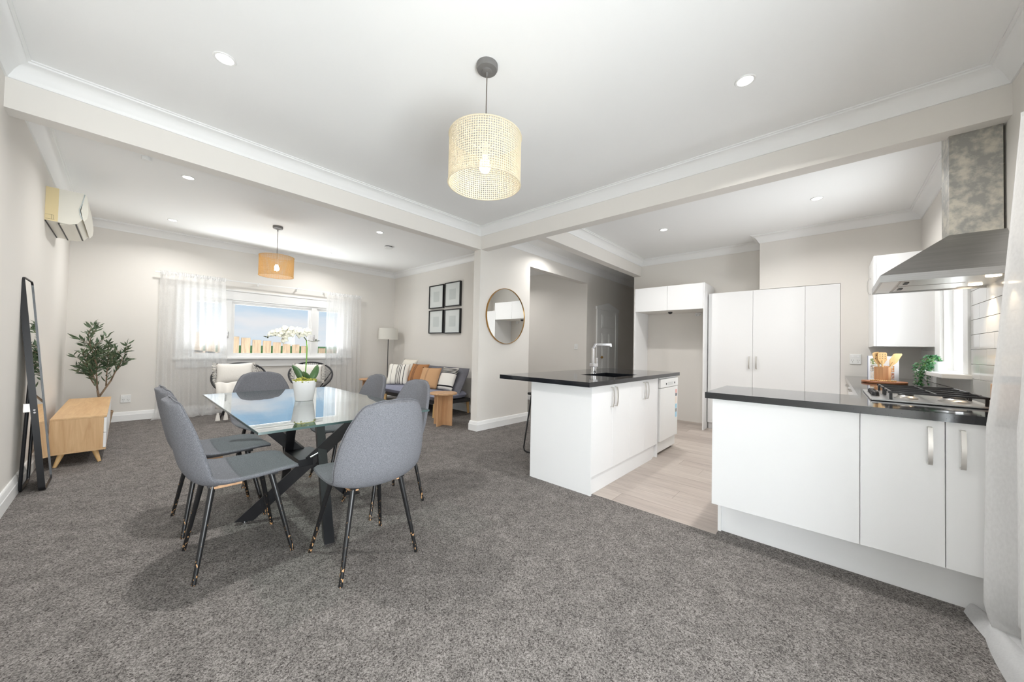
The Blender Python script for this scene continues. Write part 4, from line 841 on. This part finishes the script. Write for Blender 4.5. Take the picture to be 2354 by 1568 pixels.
# fridge surround
fy0, fy1, fz, fu = 1.395, 2.463, 2.19, 1.805
fs = thing('fridge_surround', 'tall white fridge surround with two cupboards above an empty alcove', 'cabinet', ((KF+KB)/2, (fy0+fy1)/2, 0))
for ya in (fy0, fy1-.018): ob('side_panel', B().box((KF, ya, 0), (KB-.001, ya+.018, fz), .001, 1), M['cab'], fs)
ob('cupboard_box', B().box((KF+.022, fy0+.018, fu), (KB-.001, fy1-.018, fz-.002)), M['cabin'], fs)
for ya, yb in ((fy0+.02, 1.930), (1.933, fy1-.02)): ob('door', B().box((KF+.002, ya, fu-.004), (KF+.02, yb, fz), .0015, 1), M['cab'], fs)
ob('light_fitting', B().lathe([(.035, fu-.001), (.03, fu-.02), (.012, fu-.035), (.001, fu-.035)], (KF+.30, 1.98, 0), 16), M['plastic_slot'], fs, 40)
# pantry
pn = thing('pantry_cupboard', 'tall white pantry with two bow-handled doors and a plain panel', 'cabinet', (KP+.15, .65, 0))
ob('body', B().box((KP+.02, -.08, .1), (KB-.021, 1.385, 2.035)), M['cabin'], pn); ob('toe_kick', B().box((KP+.05, -.08, 0), (KP+.066, 1.385, .1)), M['kick'], pn)
for ya, yb, hy_ in ((.8225, 1.384, .862), (.2555, .8195, .778)):
    d = ob('door', B().box((KP, ya, .1), (KP+.018, yb, 2.04), .0015, 1), M['cab'], pn); handle('handle', (KP, hy_, 1.02), (-1, 0, 0), d, .17)
ob('door', B().box((KP, -.079, .1), (KP+.018, .2525, 2.04), .0015, 1), M['cab'], pn)
# wall cupboard
wc = thing('wall_cupboard', 'white wall cupboard beside the kitchen window', 'cabinet', (5.6, -.55, 1.25))
ob('body', B().box((5.27, YR+.001, 1.25), (KP-.002, -.347, 2.20), .001, 1), M['cab'], wc)
d = ob('door', B().box((5.27, -.345, 1.25), (5.60, -.327, 2.20), .0015, 1), M['cab'], wc); handle('handle', (5.55, -.327, 1.92), (0, 1, 0), d, .17); d = ob('door', B().box((5.603, -.345, 1.25), (KP-.002, -.327, 2.20), .0015, 1), M['cab'], wc)
# ---------------------------------------------------------------- range hood
hx0, hx1, hy1, hz = 3.13, 3.73, -.222, 1.605
hd = thing('range_hood', 'stainless steel pyramid range hood with a mottled metal flue', 'range hood', (3.42, -.5, hz))
ob('rim_band', B().box((hx0, YR+.001, hz), (hx0+.012, hy1, hz+.042)).box((hx1-.012, YR+.001, hz), (hx1, hy1, hz+.042)).box((hx0+.012, hy1-.012, hz), (hx1-.012, hy1, hz+.042)), M['steel'], hd)
qx0, qx1, qy = 3.385, 3.58, -.535; b = B(); v = [b.b.verts.new(p) for p in [(hx0, YR+.001, hz+.042), (hx1, YR+.001, hz+.042), (hx1, hy1, hz+.042), (hx0, hy1, hz+.042), (qx0-.003, YR+.001, 1.90), (qx1+.003, YR+.001, 1.90), (qx1+.003, qy+.003, 1.90), (qx0-.003, qy+.003, 1.90)]]
for f in ((0, 4, 7, 3), (3, 7, 6, 2), (2, 6, 5, 1), (0, 1, 5, 4), (4, 5, 6, 7), (0, 3, 2, 1)): b.b.faces.new([v[i] for i in f])
ob('canopy', b, M['steel'], hd)
fl2 = ob('flue', B().box((qx0, YR+.012, 1.895), (qx1, qy, HC-.001)), M['galv'], hd); ob('flue_joint', B().box((qx0-.001, YR+.008, 2.28), (qx1+.0006, qy+.0006, 2.2812)), M['nickel'], fl2)
ob('underside', B().box((hx0+.012, YR+.002, hz+.012), (hx1-.012, hy1-.012, hz+.016)), M['nickel'], hd)
cs = ob('control_strip', B().box((hx0+.014, hy1-.085, hz+.004), (hx1-.014, hy1-.013, hz+.012)), M['white_plastic'], hd)
for k in range(2): fx = ob('grease_filter', B().box((hx0+.05+k*.26, YR+.14, hz+.006), (hx0+.29+k*.26, hy1-.10, hz+.013), .002), M['nickel'], hd); ob('filter_latch', B().box((hx0+.13+k*.26, hy1-.135, hz+.003), (hx0+.21+k*.26, hy1-.115, hz+.007)), M['plastic_slot'], fx)
for x in (hx0+.13, hx1-.13):
    ln = ob('hood_light', B().cyl((x, YR+.075, hz+.006), (x, YR+.075, hz+.0118), .028, n=18), M['warm'], hd)
    l = bpy.data.lights.new('hood_lamp', 'SPOT'); l.energy = 5; l.spot_size = math.radians(95); l.spot_blend = .6; l.color = (1, .78, .52); l.shadow_soft_size = .02
    lo = bpy.data.objects.new('hood_lamp', l); COL.objects.link(lo); lo.parent = hd; lo.location = Vector((x, YR+.075, hz))-hd.location
# ---------------------------------------------------------------- cooktop
gx0, gx1, gy0, gy1 = 2.84, 3.55, -.60, -.165
ck = thing('gas_cooktop', 'stainless gas cooktop with black trivets below the hood', 'cooktop', ((gx0+gx1)/2, (gy0+gy1)/2, .9))
ob('tray', B().box((gx0, gy0, .9003), (gx1, gy1, .912), .004), M['steel'], ck)
for (bx, by, br) in ((gx0+.17, gy0+.11, .045), (gx1-.17, gy0+.11, .036), (gx0+.17, gy1-.15, .036), (gx1-.17, gy1-.15, .05)):
    bu = ob('burner', B().lathe([(br+.012, .912), (br+.012, .918), (br, .924), (br-.004, .93), (.001, .93)], (bx, by, 0), 24), M['nickel'], ck, 40); ob('burner_cap', B().lathe([(br-.006, .93), (br-.004, .936), (br-.012, .94), (.001, .94)], (bx, by, 0), 24), M['black'], bu, 40)
for xa, xb in ((gx0+.03, gx0+.32), (gx1-.32, gx1-.03)):
    b = B(); ym = (gy0+gy1-.05)/2
    for x in (xa, (xa+xb)/2, xb): b.obox((x, gy0+.02, .952), (x, gy1-.07, .952), .008, .010, (0, 0, 1))
    for y in (gy0+.03, ym, gy1-.08): b.obox((xa, y, .952), (xb, y, .952), .008, .010, (0, 0, 1))
    for x in (xa, xb):
        for y in (gy0+.03, gy1-.08): b.obox((x, y, .9125), (x, y, .952), .012, .012, (0, 1, 0))
    ob('trivet', b, M['black'], ck)
for k in range(4): ob('knob', B().lathe([(.018, .912), (.017, .93), (.012, .936), (.001, .936)], (gx0+.22+k*.09, gy1-.032, 0), 18), M['black'], ck, 40)
# ---------------------------------------------------------------- benchtop items
hx, hy = 4.86, -.36
uh = thing('utensil_holder', 'round wooden utensil holder on the benchtop', 'utensil holder', (hx, hy, .92))
ob('cup', B().lathe([(.056, .9205), (.058, .925), (.058, 1.045), (.052, 1.045), (.05, .95), (.001, .945)], (hx, hy, 0), 10), M['rubber'], uh)
def spatula(label, dx, dy, ang, w, h, holes, dz=.0):
    c0 = Vector((hx+dx*.2, hy+dy*.2, .95)); up = Vector((.05*dx, dy*6.0+ang, 1)).normalized(); sd = Vector((.25, -1, 0)); sd = (sd-up*sd.dot(up)).normalized(); nn = sd.cross(up)
    o = thing('spatula', label, 'utensil', tuple(c0)); ob('handle', B().tube([c0, c0+up*.16], .0065, 8), M['bamboo'], o, 40)
    b = B(); e = c0+up*.12
    pl_ = [(-.008, 0), (-w/2, .045), (-w/2, h-.01), (-w/2+.012, h), (w/2-.006, h+dz), (w/2, h-.008+dz), (w/2, .045), (.008, 0)]
    va = [b.b.verts.new(e+sd*x+up*y+nn*.003) for x, y in pl_]; vb = [b.b.verts.new(e+sd*x+up*y-nn*.003) for x, y in pl_]; b.skin(va, vb); b.b.faces.new(va); b.b.faces.new(vb[::-1]); ob('blade', b, M['bamboo'], o)
    for (a, c, r) in holes: p = e+sd*a+up*c; ob('slot', B().cyl(p-nn*.0036, p+nn*.0036, r, n=8), M['plastic_slot'], o)
spatula('slotted bamboo spoon at the left of the utensil holder', 0, .028, .0, .05, .12, [(.0, .09, .005), (-.012, .06, .004)]); spatula('square bamboo spatula with nine holes in the utensil holder', -.02, 0, 0, .062, .115, [(x*.018, .06+z*.019, .0032) for x in (-1, 0, 1) for z in (0, 1, 2)]); spatula('plain bamboo scraper tilted right in the utensil holder', .01, -.03, -.25, .055, .12, [], .015)
cb = thing('chopping_board', 'round dark wooden board with a bead string on the benchtop', 'chopping board', (4.72, -.36, .9)); ob('disc', B().lathe([(.145, .9005), (.15, .904), (.15, .916), (.145, .92), (.001, .92)], (4.72, -.36, 0), 48), M['board'], cb, 30)
b = B()
for i in range(14): a = i*.16; b.ball((4.62+.02*math.sin(a*4), -.27-.012*i, .927), .007, u=8, v=6)
tag(ob('bead_string', b, M['bamboo'], None, 179), 'pale wooden bead string lying on the round board', 'beads')
bkx, bky = 5.06, -.38
bo = thing('cookbook', 'cookbook with food photographs standing behind the utensil holder', 'book', (bkx, bky, .9))
ob('cover', B().box((bkx, bky-.105, .9005), (bkx+.016, bky+.105, 1.15), .001), mat('white_cover', srgb(240, 240, 242), .3), bo); ob('pages', B().box((bkx+.003, bky-.107, .904), (bkx+.013, bky-.104, 1.147)), M['paper'], bo); ob('spine', B().box((bkx-.0005, bky+.1045, .9005), (bkx+.0165, bky+.107, 1.15)), mat('blue_spine', srgb(88, 104, 150), .4), bo)
rv = random.Random(5)
for i in range(3):
    for j in range(2):
        c_ = [(196, 120, 92), (214, 206, 196), (226, 150, 74), (160, 150, 140), (232, 226, 220), (120, 140, 84)][(i*2+j) % 6]
        z_ = .925+i*.07; y_ = bky-.075+j*.085; ob('food_picture', B().box((bkx-.0012, y_, z_), (bkx+.0002, y_+.078, z_+.062)), mat('food', srgb(*c_), .35, vary=(60, srgb(236, 226, 214), .45, .6)), bo)
# trailing plant on the kitchen sill
tx2, ty2 = 4.60, YR+.075
tp_ = thing('trailing_plant', 'trailing green plant in a white pot on the kitchen window sill', 'potted plant', (tx2, ty2, KZ0)); ob('pot', B().lathe([(.038, KZ0+.0005), (.048, KZ0+.085), (.045, KZ0+.085), (.04, KZ0+.07), (.001, KZ0+.07)], (tx2, ty2, 0), 24), M['ceramic'], tp_, 40)
rv = random.Random(8); b = B(); vb_ = B()
for s in range(20):
    a = rv.uniform(0, 6.28); L = rv.uniform(.05, .30) if s < 14 else rv.uniform(.04, .1); tow = Vector((rv.uniform(.0, .16), rv.uniform(.05, .14), 0)) if s < 14 else Vector((-.05+rv.uniform(-.05, .05), .06, 0))
    p = Vector((tx2, ty2, KZ0+.085)); pts = []
    for k in range(14):
        f = k/13; q = p+tow*min(1, f*1.8)+Vector((rv.uniform(-.008, .008), rv.uniform(-.008, .008), .05*math.sin(min(1, f*2.2)*math.pi)*.8-L*max(0, f-.3)/.7)); q.z = max(q.z, .912)
        pts.append(q)
        for _ in range(4):
            d = Vector((rv.uniform(-1, 1), rv.uniform(-1, 1), rv.uniform(-.6, .6))); leaf(b, q, q+d.normalized()*rv.uniform(.014, .022), .005, .001, 4, up=Vector((rv.uniform(-1, 1), rv.uniform(-1, 1), 1)))
    vb_.tube(pts, .0012, 4)
ob('vines', vb_, M['stem'], tp_, 179); f_ = ob('leaves', b, M['leaf3'], tp_); f_['kind'] = 'stuff'
# items half hidden by the near curtain
t_ = thing('upright_board', 'upright wooden board at the benchtop end beside the curtain', 'board', (2.80, -.70, .9)); ob('plate', B().box((2.775, -.70, .9005), (2.80, -.565, 1.03), .004), M['ash'], t_)
t_ = thing('glass_bowl', 'small dark glass bowl against the tiles beside the curtain', 'bowl', (3.05, -.675, .9)); ob('cup', B().lathe([(.02, .9008), (.024, .93), (.045, .96), (.05, 1.06), (.047, 1.06), (.042, .965), (.001, .955)], (3.05, -.675, 0), 20), mat('blue_glass', srgb(120, 132, 146), .1), t_, 50)
# ---------------------------------------------------------------- bar stool behind the island
bs = thing('bar_stool', 'black sled-leg bar stool behind the island', 'stool', (3.22, 2.38, 0))
ob('seat', B().box((3.07, 2.2, .63), (3.37, 2.54, .66), .012), M['black'], bs)
for x, q in ((3.03, .07), (3.41, -.07)): ob('leg', B().tube([(x+q, 2.24, .63), (x, 2.22, .05), (x, 2.23, .018), (x, 2.26, .01), (x, 2.5, .01), (x, 2.53, .018), (x, 2.54, .05), (x+q, 2.5, .63)], .009, 8), M['black'], bs, 179)
ob('footrest', B().tube([(3.055, 2.226, .25), (3.385, 2.226, .25)], .008, 8), M['black'], bs, 179)
# ---------------------------------------------------------------- power points
def outlet(label, c, n, w=.115, h=.09, sw=2):
    t = thing('power_point', label, 'power point', c); n = Vector(n); s = Vector((abs(n.y), abs(n.x), 0)); c = Vector(c)
    def bx_(du, dv, hw, hh, d0, d1): 
        p = c+s*(du-hw)+Vector((0, 0, dv-hh))+n*d0; q = c+s*(du+hw)+Vector((0, 0, dv+hh))+n*d1; return (min(p.x, q.x), min(p.y, q.y), min(p.z, q.z)), (max(p.x, q.x), max(p.y, q.y), max(p.z, q.z))
    pl_ = ob('plate', B().box(*bx_(0, 0, w/2, h/2, .0, .009), .003), M['white_plastic'], t)
    for k in range(sw):
        u = (k-(sw-1)/2)*w*.48
        ob('rocker', B().box(*bx_(u, h*.25, .008, .011, .009, .012), .001), M['cab'], pl_)
        b = B()
        for du in (-.008, .008): b.box(*bx_(u+du, -h*.1, .0014, .006, .0085, .0095))
        b.box(*bx_(u, -h*.28, .0014, .006, .0085, .0095)); ob('socket', b, M['plastic_slot'], pl_)
outlet('double power point low on the wall beside the olive tree', (.04, YW-.0005, .315), (0, -1, 0), .1, .11); outlet('small power point low on the wall between the string chairs', (2.016, YW-.0005, .345), (0, -1, 0), .09, .07)
outlet('double power point above the benchtop beside the pantry', (KP-.0005, -.215, 1.105), (-1, 0, 0), .1, .12); outlet('light switch on the passage wall seen through the opening', (XO2-.0005, 3.85, 1.21), (-1, 0, 0), .08, .11, 1); outlet('power point high inside the empty fridge alcove', (KB-.0005, 1.62, 1.77), (-1, 0, 0), .09, .06)
